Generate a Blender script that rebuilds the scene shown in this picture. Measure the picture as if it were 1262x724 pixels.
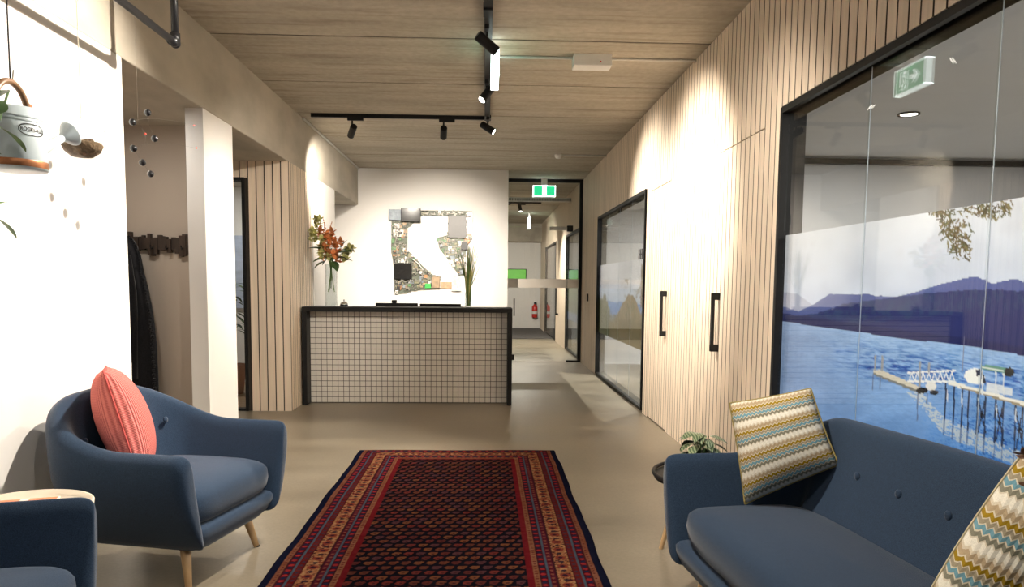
import bpy, bmesh, math, random
import numpy as np
from mathutils import Vector, Matrix
random.seed(7); rng = np.random.default_rng(7)
PI = math.pi
for o in list(bpy.data.objects): bpy.data.objects.remove(o)
scene = bpy.context.scene
COL = scene.collection

# ------------------------------------------------------------------ camera
F, PX, PY, CAMZ = 910.0, 631.0, 426.31, 1.35
YAW, PITCH, ROLL = 0.03674, 0.083265, 0.00932
def cam_axes():
    fw = np.array([math.sin(YAW)*math.cos(PITCH), math.cos(YAW)*math.cos(PITCH), -math.sin(PITCH)])
    rt = np.array([math.cos(YAW), -math.sin(YAW), 0.0]); dn = np.cross(fw, rt)
    c, s = math.cos(ROLL), math.sin(ROLL)
    return np.array([c*rt - s*dn, s*rt + c*dn, fw])
CM = cam_axes(); C0 = np.array([0, 0, CAMZ])
cam = bpy.data.cameras.new('camera'); cam_o = bpy.data.objects.new('camera', cam); COL.objects.link(cam_o)
m = Matrix.Identity(4)
for i in range(3):
    m[i][0] = CM[0][i]; m[i][1] = -CM[1][i]; m[i][2] = -CM[2][i]; m[i][3] = C0[i]
cam_o.matrix_world = m
cam.sensor_fit = 'HORIZONTAL'; cam.sensor_width = 36; cam.lens = F/1262*36
cam.shift_y = (PY-362)/1262; cam.clip_start = .05; cam.clip_end = 200
scene.camera = cam_o

# ------------------------------------------------------------------ world, exposure
world = bpy.data.worlds.new('world'); scene.world = world; world.use_nodes = True
wb = world.node_tree.nodes['Background']
wb.inputs[0].default_value = (1.0, .93, .84, 1); wb.inputs[1].default_value = 0.18
vs = scene.view_settings
vs.view_transform = 'Standard'; vs.look = 'None'; vs.gamma = 1.0; vs.exposure = 0.25; vs.use_curve_mapping = False
WARM = (1.0, .90, .775)

# pixel -> point on a plane
def ray(x, y): return CM.T @ np.array([(x-PX)/F, (y-PY)/F, 1.0])
def onX(x, y, X): d = ray(x, y); return C0 + d*(X/d[0])
def onY(x, y, Y): d = ray(x, y); return C0 + d*(Y/d[1])
def onZ(x, y, Z): d = ray(x, y); return C0 + d*((Z-CAMZ)/d[2])
def project(P):
    v = (P-C0) @ CM.T
    return np.stack([v[:, 0]/v[:, 2]*F+PX, v[:, 1]/v[:, 2]*F+PY], 1)

# ------------------------------------------------------------------ helpers
class MB:
    def __init__(s): s.v = []; s.f = []; s.uv = {}
    def add(s, vs, fs):
        b = len(s.v); s.v += [tuple(map(float, p)) for p in vs]; s.f += [tuple(i+b for i in f) for f in fs]; return b
    def box(s, x0, x1, y0, y1, z0, z1, M=None):
        p = [(x, y, z) for z in (z0, z1) for y in (y0, y1) for x in (x0, x1)]
        if M is not None: p = [tuple(M @ Vector(q)) for q in p]
        s.add(p, [(0, 2, 3, 1), (4, 5, 7, 6), (0, 1, 5, 4), (2, 6, 7, 3), (0, 4, 6, 2), (1, 3, 7, 5)]); return s
    def tube(s, pts, r, n=8, cap=True):
        pts = [Vector(p) for p in pts]; k = len(pts)
        rs = r if isinstance(r, (list, tuple)) else [r]*k
        up = None; rings = []
        for i in range(k):
            t = (pts[min(i+1, k-1)]-pts[max(i-1, 0)]).normalized()
            if up is None: up = Vector((0, 0, 1)) if abs(t.z) < .9 else Vector((1, 0, 0))
            a = t.cross(up).normalized(); b = a.cross(t).normalized(); up = b
            rings.append([pts[i]+(a*math.cos(2*PI*j/n)+b*math.sin(2*PI*j/n))*rs[i] for j in range(n)])
        base = s.add([p for R in rings for p in R], [])
        for i in range(k-1):
            for j in range(n):
                s.f.append((base+i*n+j, base+i*n+(j+1) % n, base+(i+1)*n+(j+1) % n, base+(i+1)*n+j))
        if cap:
            s.f.append(tuple(base+j for j in range(n))[::-1]); s.f.append(tuple(base+(k-1)*n+j for j in range(n)))
        return s
    def lathe(s, prof, n=24, M=None, cap0=True, cap1=True):
        p = [(r*math.cos(2*PI*j/n), r*math.sin(2*PI*j/n), z) for r, z in prof for j in range(n)]
        if M is not None: p = [tuple(M @ Vector(q)) for q in p]
        base = s.add(p, []); k = len(prof)
        for i in range(k-1):
            for j in range(n):
                s.f.append((base+i*n+j, base+i*n+(j+1) % n, base+(i+1)*n+(j+1) % n, base+(i+1)*n+j))
        if cap0: s.f.append(tuple(base+j for j in range(n))[::-1])
        if cap1: s.f.append(tuple(base+(k-1)*n+j for j in range(n)))
        return s
    def ball(s, c, r, n=12, sc=(1, 1, 1)):
        c = Vector(c); k = n//2
        prof = [(max(1e-4, math.sin(PI*i/k))*r, -math.cos(PI*i/k)*r) for i in range(k+1)]
        return s.lathe(prof, n, Matrix.Translation(c) @ Matrix.Diagonal((sc[0], sc[1], sc[2], 1)))
    def prism(s, poly, a, b, M):               # poly (u,v) extruded w from a to b, M maps (u,v,w)
        n = len(poly)
        p = [tuple(M @ Vector((u, v, w))) for w in (a, b) for u, v in poly]
        s.add(p, [tuple(range(n))[::-1], tuple(range(n, 2*n))] + [(j, (j+1) % n, n+(j+1) % n, n+j) for j in range(n)]); return s
    def grid(s, G):                            # G[i][j] points
        a, b = len(G), len(G[0])
        base = s.add([p for R in G for p in R], [])
        for i in range(a-1):
            for j in range(b-1):
                s.f.append((base+i*b+j, base+i*b+j+1, base+(i+1)*b+j+1, base+(i+1)*b+j))
        return s
    def mesh(s, name, mat=None, smooth=False, off=None):
        v = np.array(s.v, dtype=float).reshape(-1, 3)
        if off is not None: v = v-np.array(off)
        me = bpy.data.meshes.new(name); me.from_pydata(v.tolist(), [], s.f)
        bm = bmesh.new(); bm.from_mesh(me); bmesh.ops.recalc_face_normals(bm, faces=bm.faces)
        bm.to_mesh(me); bm.free()
        if mat: me.materials.append(mat)
        if smooth: me.polygons.foreach_set('use_smooth', [True]*len(me.polygons))
        me.update(); return me
def wloc(o):
    p = Vector((0, 0, 0))
    while o: p = p+o.location; o = o.parent
    return p
def link(name, me, parent=None, loc=(0, 0, 0)):
    o = bpy.data.objects.new(name, me); COL.objects.link(o); o.location = loc
    if parent: o.parent = parent
    return o
def tag(o, label=None, cat=None, group=None, kind=None):
    if label: o['label'] = label
    if cat: o['category'] = cat
    if group: o['group'] = group
    if kind: o['kind'] = kind
    return o
def thing(name, label, cat, loc=(0, 0, 0), rz=0, group=None):
    o = link(name, None, None, [float(a) for a in loc]); o.empty_display_size = .05
    o.rotation_euler = (0, 0, rz); return tag(o, label, cat, group)
def part(name, mb, mat, parent, world=False, smooth=False, bevel=0, sub=0, label=None):
    off = wloc(parent) if world else None
    o = link(name, mb.mesh(name, mat, smooth, off), parent)
    mods(o, bevel, sub)
    if label: o['label'] = label
    return o
def mods(o, bevel=0, sub=0):
    if bevel:
        b = o.modifiers.new('bevel', 'BEVEL'); b.width = bevel; b.segments = 2; b.limit_method = 'ANGLE'
    if sub:
        d = o.modifiers.new('sub', 'SUBSURF'); d.levels = sub; d.render_levels = sub
def single(name, mb, mat, label, cat, loc=None, smooth=False, bevel=0, group=None, sub=0, kind=None):
    v = np.array(mb.v)
    if loc is None: loc = ((v[:, 0].min()+v[:, 0].max())/2, (v[:, 1].min()+v[:, 1].max())/2, v[:, 2].min())
    o = link(name, mb.mesh(name, mat, smooth, loc), None, [float(a) for a in loc]); mods(o, bevel, sub)
    return tag(o, label, cat, group, kind)
def struct(name, mb, mat, label, cat, smooth=False, bevel=0): return single(name, mb, mat, label, cat, smooth=smooth, bevel=bevel, kind='structure')
def aim_matrix(p, d):                          # local -Z to d
    return Matrix.Translation(Vector(p)) @ Vector(d).to_track_quat('-Z', 'Y').to_matrix().to_4x4()

# ------------------------------------------------------------------ materials
def lin(r, g, b):
    f = lambda c: ((c/255+.055)/1.055)**2.4 if c/255 > .04045 else c/255/12.92
    return (f(r), f(g), f(b))
def newmat(name):
    M = bpy.data.materials.new(name); M.use_nodes = True
    nt = M.node_tree; return M, nt, nt.nodes['Principled BSDF']
def N(nt, typ, **kw):
    n = nt.nodes.new(typ)
    for k, v in kw.items(): setattr(n, k, v)
    return n
def ramp(nt, stops, interp='LINEAR'):
    r = N(nt, 'ShaderNodeValToRGB'); r.color_ramp.interpolation = interp
    while len(r.color_ramp.elements) < len(stops): r.color_ramp.elements.new(.5)
    for e, (p, c) in zip(r.color_ramp.elements, stops): e.position = p; e.color = (*c, 1)
    return r
def mat(name, col, rough=.5, metal=0, var=.08, scale=6, stretch=(1, 1, 1), bump=0, bscale=None, coat=0, rand=0, emit=None, estr=0, detail=4, spec=None):
    M, nt, P = newmat(name); L = nt.links.new
    tc = N(nt, 'ShaderNodeTexCoord'); mp = N(nt, 'ShaderNodeMapping'); mp.inputs['Scale'].default_value = stretch
    L(tc.outputs['Object'], mp.inputs[0])
    vec = mp.outputs[0]
    if rand:
        oi = N(nt, 'ShaderNodeObjectInfo'); ad = N(nt, 'ShaderNodeVectorMath', operation='ADD'); ml = N(nt, 'ShaderNodeMath', operation='MULTIPLY')
        ml.inputs[1].default_value = 37; L(oi.outputs['Random'], ml.inputs[0]); L(mp.outputs[0], ad.inputs[0]); L(ml.outputs[0], ad.inputs[1]); vec = ad.outputs[0]
    nz = N(nt, 'ShaderNodeTexNoise'); nz.inputs['Scale'].default_value = scale; nz.inputs['Detail'].default_value = detail
    L(vec, nz.inputs['Vector'])
    r = ramp(nt, [(.25, tuple(c*(1-var) for c in col)), (.75, tuple(min(1, c*(1+var)) for c in col))]); L(nz.outputs[0], r.inputs[0])
    out = r.outputs[0]
    if rand:
        hs = N(nt, 'ShaderNodeHueSaturation'); mr = N(nt, 'ShaderNodeMapRange'); mr.inputs[3].default_value = 1-rand; mr.inputs[4].default_value = 1+rand
        L(oi.outputs['Random'], mr.inputs[0]); L(mr.outputs[0], hs.inputs['Value']); L(out, hs.inputs['Color']); out = hs.outputs[0]
    L(out, P.inputs['Base Color'])
    P.inputs['Roughness'].default_value = rough; P.inputs['Metallic'].default_value = metal
    if coat: P.inputs['Coat Weight'].default_value = coat
    if spec is not None: P.inputs['Specular IOR Level'].default_value = spec
    if bump:
        nb = N(nt, 'ShaderNodeTexNoise'); nb.inputs['Scale'].default_value = bscale or scale*3; nb.inputs['Detail'].default_value = 3
        L(vec, nb.inputs['Vector']); b = N(nt, 'ShaderNodeBump'); b.inputs['Strength'].default_value = bump; b.inputs['Distance'].default_value = .01
        L(nb.outputs[0], b.inputs['Height']); L(b.outputs[0], P.inputs['Normal'])
    if emit: P.inputs['Emission Color'].default_value = (*emit, 1); P.inputs['Emission Strength'].default_value = estr
    return M
def glass_mat(name, tint=(1, 1, 1), ior=1.5, rough=0):
    M, nt, P = newmat(name); L = nt.links.new; nt.nodes.remove(P)
    t = N(nt, 'ShaderNodeBsdfTransparent'); t.inputs[0].default_value = (*tint, 1)
    g = N(nt, 'ShaderNodeBsdfGlossy'); g.inputs['Roughness'].default_value = rough
    lw = N(nt, 'ShaderNodeLayerWeight'); lw.inputs[0].default_value = .5; r0 = ((ior-1)/(ior+1))**2      # Schlick, same on both faces
    pw = N(nt, 'ShaderNodeMath', operation='POWER'); pw.inputs[1].default_value = 5; L(lw.outputs['Facing'], pw.inputs[0])
    fr = N(nt, 'ShaderNodeMath', operation='MULTIPLY_ADD'); fr.inputs[1].default_value = 1-r0; fr.inputs[2].default_value = r0; L(pw.outputs[0], fr.inputs[0])
    mx = N(nt, 'ShaderNodeMixShader'); L(fr.outputs[0], mx.inputs[0]); L(t.outputs[0], mx.inputs[1]); L(g.outputs[0], mx.inputs[2])
    L(mx.outputs[0], nt.nodes['Material Output'].inputs[0]); return M
def attr_mat(name, rough=.6, bump=0, bscale=300, thru=0):
    M, nt, P = newmat(name); L = nt.links.new
    a = N(nt, 'ShaderNodeVertexColor', layer_name='Col'); L(a.outputs[0], P.inputs['Base Color'])
    if thru:                                   # thin print on clear film lets light through from the office behind
        tl = N(nt, 'ShaderNodeBsdfTranslucent'); L(a.outputs[0], tl.inputs[0]); mx = N(nt, 'ShaderNodeMixShader'); mx.inputs[0].default_value = thru
        L(P.outputs[0], mx.inputs[1]); L(tl.outputs[0], mx.inputs[2]); L(mx.outputs[0], nt.nodes['Material Output'].inputs[0]); P.inputs['Roughness'].default_value = rough
    P.inputs['Specular IOR Level'].default_value = .2 if thru else 0
    if bump:
        nb = N(nt, 'ShaderNodeTexNoise'); nb.inputs['Scale'].default_value = bscale
        tc = N(nt, 'ShaderNodeTexCoord'); L(tc.outputs['Object'], nb.inputs['Vector'])
        b = N(nt, 'ShaderNodeBump'); b.inputs['Strength'].default_value = bump; b.inputs['Distance'].default_value = .004
        L(nb.outputs[0], b.inputs['Height']); L(b.outputs[0], P.inputs['Normal'])
    return M
def fabric_mat(name, col, scale=420):
    M, nt, P = newmat(name); L = nt.links.new
    tc = N(nt, 'ShaderNodeTexCoord'); n1 = N(nt, 'ShaderNodeTexNoise'); n1.inputs['Scale'].default_value = scale; n1.inputs['Detail'].default_value = 2
    L(tc.outputs['Object'], n1.inputs['Vector'])
    r = ramp(nt, [(.3, tuple(c*.62 for c in col)), (.7, tuple(c*1.4 for c in col))]); L(n1.outputs[0], r.inputs[0]); L(r.outputs[0], P.inputs['Base Color'])
    P.inputs['Roughness'].default_value = .9; P.inputs['Sheen Weight'].default_value = .25; P.inputs['Sheen Roughness'].default_value = .4
    P.inputs['Specular IOR Level'].default_value = .15
    b = N(nt, 'ShaderNodeBump'); b.inputs['Strength'].default_value = .35; b.inputs['Distance'].default_value = .003
    L(n1.outputs[0], b.inputs['Height']); L(b.outputs[0], P.inputs['Normal']); return M
def concrete_ceiling():
    M, nt, P = newmat('board_marked_concrete'); L = nt.links.new
    tc = N(nt, 'ShaderNodeTexCoord'); oi = N(nt, 'ShaderNodeObjectInfo'); ml = N(nt, 'ShaderNodeMath', operation='MULTIPLY'); ml.inputs[1].default_value = 53
    L(oi.outputs['Random'], ml.inputs[0]); ad = N(nt, 'ShaderNodeVectorMath', operation='ADD'); L(tc.outputs['Object'], ad.inputs[0]); L(ml.outputs[0], ad.inputs[1])
    def noise(st, sc, det=5):
        mp = N(nt, 'ShaderNodeMapping'); mp.inputs['Scale'].default_value = st; L(ad.outputs[0], mp.inputs[0])
        n = N(nt, 'ShaderNodeTexNoise'); n.inputs['Scale'].default_value = sc; n.inputs['Detail'].default_value = det; L(mp.outputs[0], n.inputs[0]); return n
    a = noise((.3, 1.7, 1), 2.0); b = noise((.45, 5, 1), 2.6); c = noise((1, 1, 1), 22, 8)
    ra = ramp(nt, [(.28, (.345, .305, .240)), (.5, (.43, .385, .31)), (.72, (.49, .445, .365))]); L(a.outputs[0], ra.inputs[0])
    rb = ramp(nt, [(.30, (.66, .63, .58)), (.46, (1, 1, 1))]); L(b.outputs[0], rb.inputs[0])
    mx = N(nt, 'ShaderNodeMixRGB', blend_type='MULTIPLY'); mx.inputs[0].default_value = .75; L(ra.outputs[0], mx.inputs[1]); L(rb.outputs[0], mx.inputs[2])
    rc = ramp(nt, [(.3, (.82, .8, .78)), (.7, (1.1, 1.1, 1.08))]); L(c.outputs[0], rc.inputs[0])
    m2 = N(nt, 'ShaderNodeMixRGB', blend_type='MULTIPLY'); m2.inputs[0].default_value = .6; L(mx.outputs[0], m2.inputs[1]); L(rc.outputs[0], m2.inputs[2])
    L(m2.outputs[0], P.inputs['Base Color']); P.inputs['Roughness'].default_value = .85
    bp = N(nt, 'ShaderNodeBump'); bp.inputs['Strength'].default_value = .4; bp.inputs['Distance'].default_value = .01; L(b.outputs[0], bp.inputs['Height']); L(bp.outputs[0], P.inputs['Normal'])
    return M
def floor_mat():
    M, nt, P = newmat('polished_concrete'); L = nt.links.new
    tc = N(nt, 'ShaderNodeTexCoord')
    def noise(st, sc, det=5):
        mp = N(nt, 'ShaderNodeMapping'); mp.inputs['Scale'].default_value = st; L(tc.outputs['Object'], mp.inputs[0])
        n = N(nt, 'ShaderNodeTexNoise'); n.inputs['Scale'].default_value = sc; n.inputs['Detail'].default_value = det; L(mp.outputs[0], n.inputs[0]); return n
    a = noise((.6, 1.6, 1), 1.3, 6); c = noise((1, 1, 1), 60, 6)
    ra = ramp(nt, [(.3, (.165, .138, .098)), (.5, (.220, .187, .136)), (.7, (.275, .238, .178))]); L(a.outputs[0], ra.inputs[0])
    rc = ramp(nt, [(.3, (.88, .88, .88)), (.7, (1.08, 1.08, 1.08))]); L(c.outputs[0], rc.inputs[0])
    m2 = N(nt, 'ShaderNodeMixRGB', blend_type='MULTIPLY'); m2.inputs[0].default_value = .8; L(ra.outputs[0], m2.inputs[1]); L(rc.outputs[0], m2.inputs[2])
    L(m2.outputs[0], P.inputs['Base Color'])
    rr = ramp(nt, [(.3, (.30, .30, .30)), (.7, (.44, .44, .44))]); L(a.outputs[0], rr.inputs[0]); L(rr.outputs[0], P.inputs['Roughness'])
    P.inputs['Specular IOR Level'].default_value = .55
    return M
def zigzag_mat():
    M, nt, P = newmat('zigzag_woven_fabric'); L = nt.links.new
    uv = N(nt, 'ShaderNodeUVMap'); sp = N(nt, 'ShaderNodeSeparateXYZ'); L(uv.outputs[0], sp.inputs[0])
    def mth(op, a, b=None):
        n = N(nt, 'ShaderNodeMath', operation=op)
        for i, q in enumerate((a, b)):
            if q is None: continue
            if isinstance(q, (int, float)): n.inputs[i].default_value = q
            else: L(q, n.inputs[i])
        return n.outputs[0]
    tri = mth('PINGPONG', mth('MULTIPLY', sp.outputs[0], 42.0), 1.0)
    v = mth('ADD', mth('MULTIPLY', sp.outputs[1], 4.0), mth('MULTIPLY', tri, .085))
    fr = mth('FRACT', v)
    W_, BE, MU, TA, BL, GR = lin(228, 224, 210), lin(172, 152, 122), lin(148, 120, 30), lin(150, 140, 118), lin(108, 150, 164), lin(126, 124, 108)
    IV = lin(206, 196, 174)
    r = ramp(nt, [(0, W_), (.18, IV), (.22, GR), (.33, IV), (.37, BL), (.48, IV), (.51, TA), (.61, IV), (.64, MU), (.75, IV), (.79, BE), (.92, IV)], 'CONSTANT'); L(fr, r.inputs[0])
    tc = N(nt, 'ShaderNodeTexCoord'); nz = N(nt, 'ShaderNodeTexNoise'); nz.inputs['Scale'].default_value = 260; L(tc.outputs['Object'], nz.inputs[0])
    rr = ramp(nt, [(.3, (.78, .78, .78)), (.65, (1.05, 1.05, 1.05))]); L(nz.outputs[0], rr.inputs[0])
    mx = N(nt, 'ShaderNodeMixRGB', blend_type='MULTIPLY'); mx.inputs[0].default_value = .8; L(r.outputs[0], mx.inputs[1]); L(rr.outputs[0], mx.inputs[2])
    L(mx.outputs[0], P.inputs['Base Color']); P.inputs['Roughness'].default_value = .9; P.inputs['Specular IOR Level'].default_value = .1
    b = N(nt, 'ShaderNodeBump'); b.inputs['Strength'].default_value = .4; b.inputs['Distance'].default_value = .004; L(tri, b.inputs['Height']); L(b.outputs[0], P.inputs['Normal'])
    return M
def knit_mat():
    M, nt, P = newmat('coral_knit'); L = nt.links.new
    uv = N(nt, 'ShaderNodeUVMap'); sp = N(nt, 'ShaderNodeSeparateXYZ'); L(uv.outputs[0], sp.inputs[0])
    mp = N(nt, 'ShaderNodeMapping'); mp.inputs['Scale'].default_value = (1, 1, 1); L(uv.outputs[0], mp.inputs[0])
    w1 = N(nt, 'ShaderNodeTexWave', bands_direction='X'); w1.inputs['Scale'].default_value = 13; L(mp.outputs[0], w1.inputs[0])
    w2 = N(nt, 'ShaderNodeTexWave', bands_direction='Y'); w2.inputs['Scale'].default_value = 22; L(mp.outputs[0], w2.inputs[0])
    mm = N(nt, 'ShaderNodeMath', operation='MULTIPLY_ADD'); mm.inputs[1].default_value = .35; L(w2.outputs[1], mm.inputs[0]); L(w1.outputs[1], mm.inputs[2])
    r = ramp(nt, [(0, lin(204, 98, 94)), (.8, lin(240, 142, 134))]); L(mm.outputs[0], r.inputs[0]); L(r.outputs[0], P.inputs['Base Color'])
    b = N(nt, 'ShaderNodeBump'); b.inputs['Strength'].default_value = .8; b.inputs['Distance'].default_value = .008; L(mm.outputs[0], b.inputs['Height']); L(b.outputs[0], P.inputs['Normal'])
    P.inputs['Roughness'].default_value = .95; P.inputs['Specular IOR Level'].default_value = .1
    return M
m_ceil = concrete_ceiling(); m_floor = floor_mat()
m_beam = mat('cast_concrete', (.44, .40, .33), .85, var=.22, scale=3, stretch=(1, .5, 1), bump=.15, bscale=30, detail=8)
m_white = mat('white_paint', (.82, .80, .77), .6, var=.012, scale=3)
m_grey = mat('grey_paint', (.64, .65, .67), .7, var=.02, scale=3)
m_alc = mat('taupe_paint', (.50, .43, .36), .8, var=.02, scale=3)
m_dark = mat('dark_backing', (.035, .028, .022), .9, var=.1)
m_edge = mat('slat_gap_shade', (.10, .075, .055), .9, var=.1)
m_slat = mat('birch_slat', (.74, .62, .49), .55, var=.10, scale=5, stretch=(8, 8, .35), rand=.07)
m_black = mat('black_powder_coat', (.010, .010, .0105), .5, var=.15, scale=20, spec=.25)
m_blackgloss = mat('black_gloss', (.012, .012, .012), .15, var=.1)
m_pipe = mat('dark_steel_pipe', (.008, .008, .009), .38, var=.2, scale=15, spec=.25)
m_tile = mat('white_ceramic_tile', (.70, .67, .62), .25, var=.04, scale=10)
m_grout = mat('dark_grout', (.05, .045, .04), .9, var=.1)
m_navy = fabric_mat('navy_wool', (.024, .044, .080))
m_oak = mat('pale_oak', (.56, .37, .19), .45, var=.12, scale=8, stretch=(6, 6, .5))
m_coral = knit_mat(); m_zig = zigzag_mat()
m_glass = glass_mat('clear_glass', (.96, .975, .97)); m_glassv = glass_mat('vase_glass', (.95, .97, .97), 1.4)
m_globe = glass_mat('globe_glass', (.97, .97, .97), 1.6)
m_frost = mat('frosted_band', (.80, .74, .66), .6, var=.01)
m_film = attr_mat('printed_window_film', .45, thru=.4); m_rug = attr_mat('wool_pile', .95, .5, 260)
m_steel = mat('galvanised_steel', (.55, .54, .52), .4, metal=.7, var=.1)
m_plastic = mat('white_plastic', (.78, .77, .75), .4, var=.01)
m_conduit = mat('grey_conduit', (.55, .54, .50), .5, var=.04)
m_lens = mat('lit_lens', (1, 1, 1), .4, var=0, emit=(1, .93, .82), estr=14)
m_can = mat('pale_blue_enamel', (.50, .58, .62), .35, var=.03, scale=4, coat=.3)
m_copper = mat('copper_band', (.34, .14, .06), .35, metal=.6, var=.2, scale=12)
m_bamboo = mat('brown_wood_handle', (.20, .105, .05), .4, var=.2, scale=14)
m_leaf = mat('green_leaf', (.12, .22, .05), .45, var=.35, scale=10, rand=.2)
m_leafd = mat('dark_green_leaf', (.04, .085, .025), .45, var=.3, scale=10, rand=.2)
m_leafpale = mat('pale_green_petal', (.48, .47, .17), .6, var=.25, scale=22, rand=.15)
m_orange = mat('rust_orange_petal', (.62, .22, .07), .6, var=.35, scale=20, rand=.25)
m_soil = mat('brown_moss_soil', (.13, .085, .045), .95, var=.5, scale=40, bump=.8, bscale=60)
m_stick = mat('dark_walnut', (.040, .024, .016), .6, var=.3, scale=6, stretch=(5, 5, .6), rand=.3)
m_coat = fabric_mat('black_wool_coat', (.010, .010, .012), 120)
m_balls = mat('gunmetal_bead', (.012, .012, .014), .22, var=.05)
m_red = mat('red_bead', (.75, .08, .06), .4, var=.05)
m_wire = mat('fine_wire', (.16, .15, .13), .4, metal=.5, var=.05)
m_green_e = mat('exit_green', (.02, .45, .2), .4, var=0, emit=(.02, .55, .22), estr=1.1)
m_white_e = mat('exit_white', (1, 1, 1), .4, var=0, emit=(.85, 1, .95), estr=3.2)
m_tv = mat('green_screen', (.1, .4, .04), .4, var=.1, emit=(.12, .42, .04), estr=.55)
m_extred = mat('fire_red', (.62, .03, .02), .35, var=.05)
m_carpet = mat('charcoal_carpet', (.08, .075, .075), .95, var=.25, scale=60)
m_tray = mat('whitewashed_tray', (.68, .60, .48), .5, var=.08, scale=10)
m_paper = mat('printed_paper', (.75, .68, .60), .5, var=.05, scale=30)
m_paper2 = mat('orange_print', (.65, .20, .08), .5, var=.4, scale=22)
m_pot = mat('terracotta', (.45, .17, .07), .7, var=.1)
m_potdark = mat('charcoal_pot', (.06, .06, .06), .5, var=.1)
m_fringe = mat('cotton_fringe', (.62, .56, .46), .9, var=.1)
m_timber = mat('timber_floor', (.30, .19, .10), .4, var=.25, scale=4, stretch=(1, 8, 1))
m_blackink = mat('black_ink', (.015, .015, .015), .6, var=0)
m_joint = mat('clear_silicone', (.62, .70, .80), .3, var=.02)
m_chrome = mat('chrome', (.7, .7, .7), .15, metal=1, var=.02)

# ------------------------------------------------------------------ room dimensions
XR, XL, ZC, ZB = 1.67, -2.02, 3.15, 2.58
Y0, YB, YP, YF = -2.5, 11.9, 12.82, 22.5
bx = lambda *a: MB().box(*a)

struct('floor', bx(-4.2, 6.2, Y0, YF+.2, -.12, 0), m_floor, 'polished concrete floor running the length of the lobby', 'floor')
ceil = struct('ceiling', bx(-2.1, 1.85, Y0, YF+.2, ZC+.05, ZC+.25), m_dark, 'raw concrete plank ceiling over the whole lobby', 'ceiling')
pl = MB().box(-2.1, 1.85, .011, 1.239, 0, .06).mesh('plank', m_ceil)
pl.materials.append(mat('plank_joint_shade', (.10, .085, .065), .95, var=.3, scale=4))  # joint sides, like the slab behind, coloured dark as shade in the gaps
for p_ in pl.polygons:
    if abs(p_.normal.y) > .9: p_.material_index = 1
yy = 5.63-1.25*7
while yy < YF+.2:
    o = link('plank', pl, ceil); o.location = Vector((0, yy, ZC))-ceil.location
    b = o.modifiers.new('b', 'BEVEL'); b.width = .004; b.segments = 1
    yy += 1.25
struct('beam', bx(-4.0, XL, Y0, YB+.02, ZB, ZC+.2), m_beam, 'deep cast concrete beam above the white wall and column', 'beam', bevel=.008)
struct('wall_left', bx(XL-.12, XL, Y0, onX(156, 270, XL)[1], 0, ZB), m_white, 'smooth white wall behind the armchairs', 'wall')
YC0, YC1 = float(onX(249.6, 132.4, XL)[1]), float(onX(286, 160, XL)[1])
struct('column', bx(XL-.125, XL, YC0, YC1, 0, ZB), m_white, 'white square column end between coat alcove and slatted wall', 'column')
YR = YC1+.02
struct('wall_alcove', bx(-4.0, XL-.125, YR, YR+.12, 0, ZB), m_alc, 'taupe alcove wall carrying the coat rack', 'wall')
struct('wall_alcove_side', bx(-3.25, -3.1, 3.0, YR, 0, ZB), m_alc, 'taupe side wall inside the coat alcove', 'wall')
struct('wall_alcove_end', bx(-3.1, XL-.12, 3.0, 3.1, 0, ZB), m_alc, 'taupe wall closing the coat alcove behind the white wall', 'wall')
struct('wall_far_left', bx(-4.15, -4.0, YR, YB, 0, ZC), m_white, 'white outer wall behind the slatted corner room', 'wall')
struct('wall_back', bx(-4.0, .357, YB, YP, 0, ZC+.02), m_white, 'white wall behind the reception desk carrying the letter artwork', 'wall')
struct('ceiling_recess', bx(-4.0, -2.1, 10.0, YB, ZC, ZC+.1), m_beam, 'concrete ceiling of the recess beside the desk', 'ceiling')
# front (behind the camera): unseen wall, its opening added to let fill light in
wf = MB(); wf.box(-4, XL, Y0-.1, Y0, 0, ZC); wf.box(XL, 1.85, Y0-.1, Y0, 2.9, ZC+.2); wf.box(1.5, 1.85, Y0-.1, Y0, 0, 2.9); wf.box(XL, 1.5, Y0-.1, Y0, 0, .1)
struct('wall_front', wf, m_white, 'white front wall behind the viewer with an added opening for fill light', 'wall')

# ---- slats
PITCH_S, SW, ST = .083, .0725, .016
_sl = {}
def slat_mesh(h, axis):
    k = (round(h, 3), axis)
    if k not in _sl:
        mb = MB()
        if axis == 'Y': mb.box(0, ST, -SW/2, SW/2, 0, h)      # slats ranked along Y, face at x=0
        else: mb.box(-SW/2, SW/2, 0, ST, 0, h)
        me = mb.mesh('slat', m_slat); shade_edges(me, 0 if axis == 'Y' else 1); _sl[k] = me
    return _sl[k]
def shade_edges(me, ax):                            # long edges coloured dark to stand for the shade between slats
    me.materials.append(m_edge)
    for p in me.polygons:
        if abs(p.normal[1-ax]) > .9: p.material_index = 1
def slat(parent, x, y, z0, z1, axis):
    o = link('slat', slat_mesh(z1-z0, axis), parent); o.location = Vector((x, y, z0))-wloc(parent); return o

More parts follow.
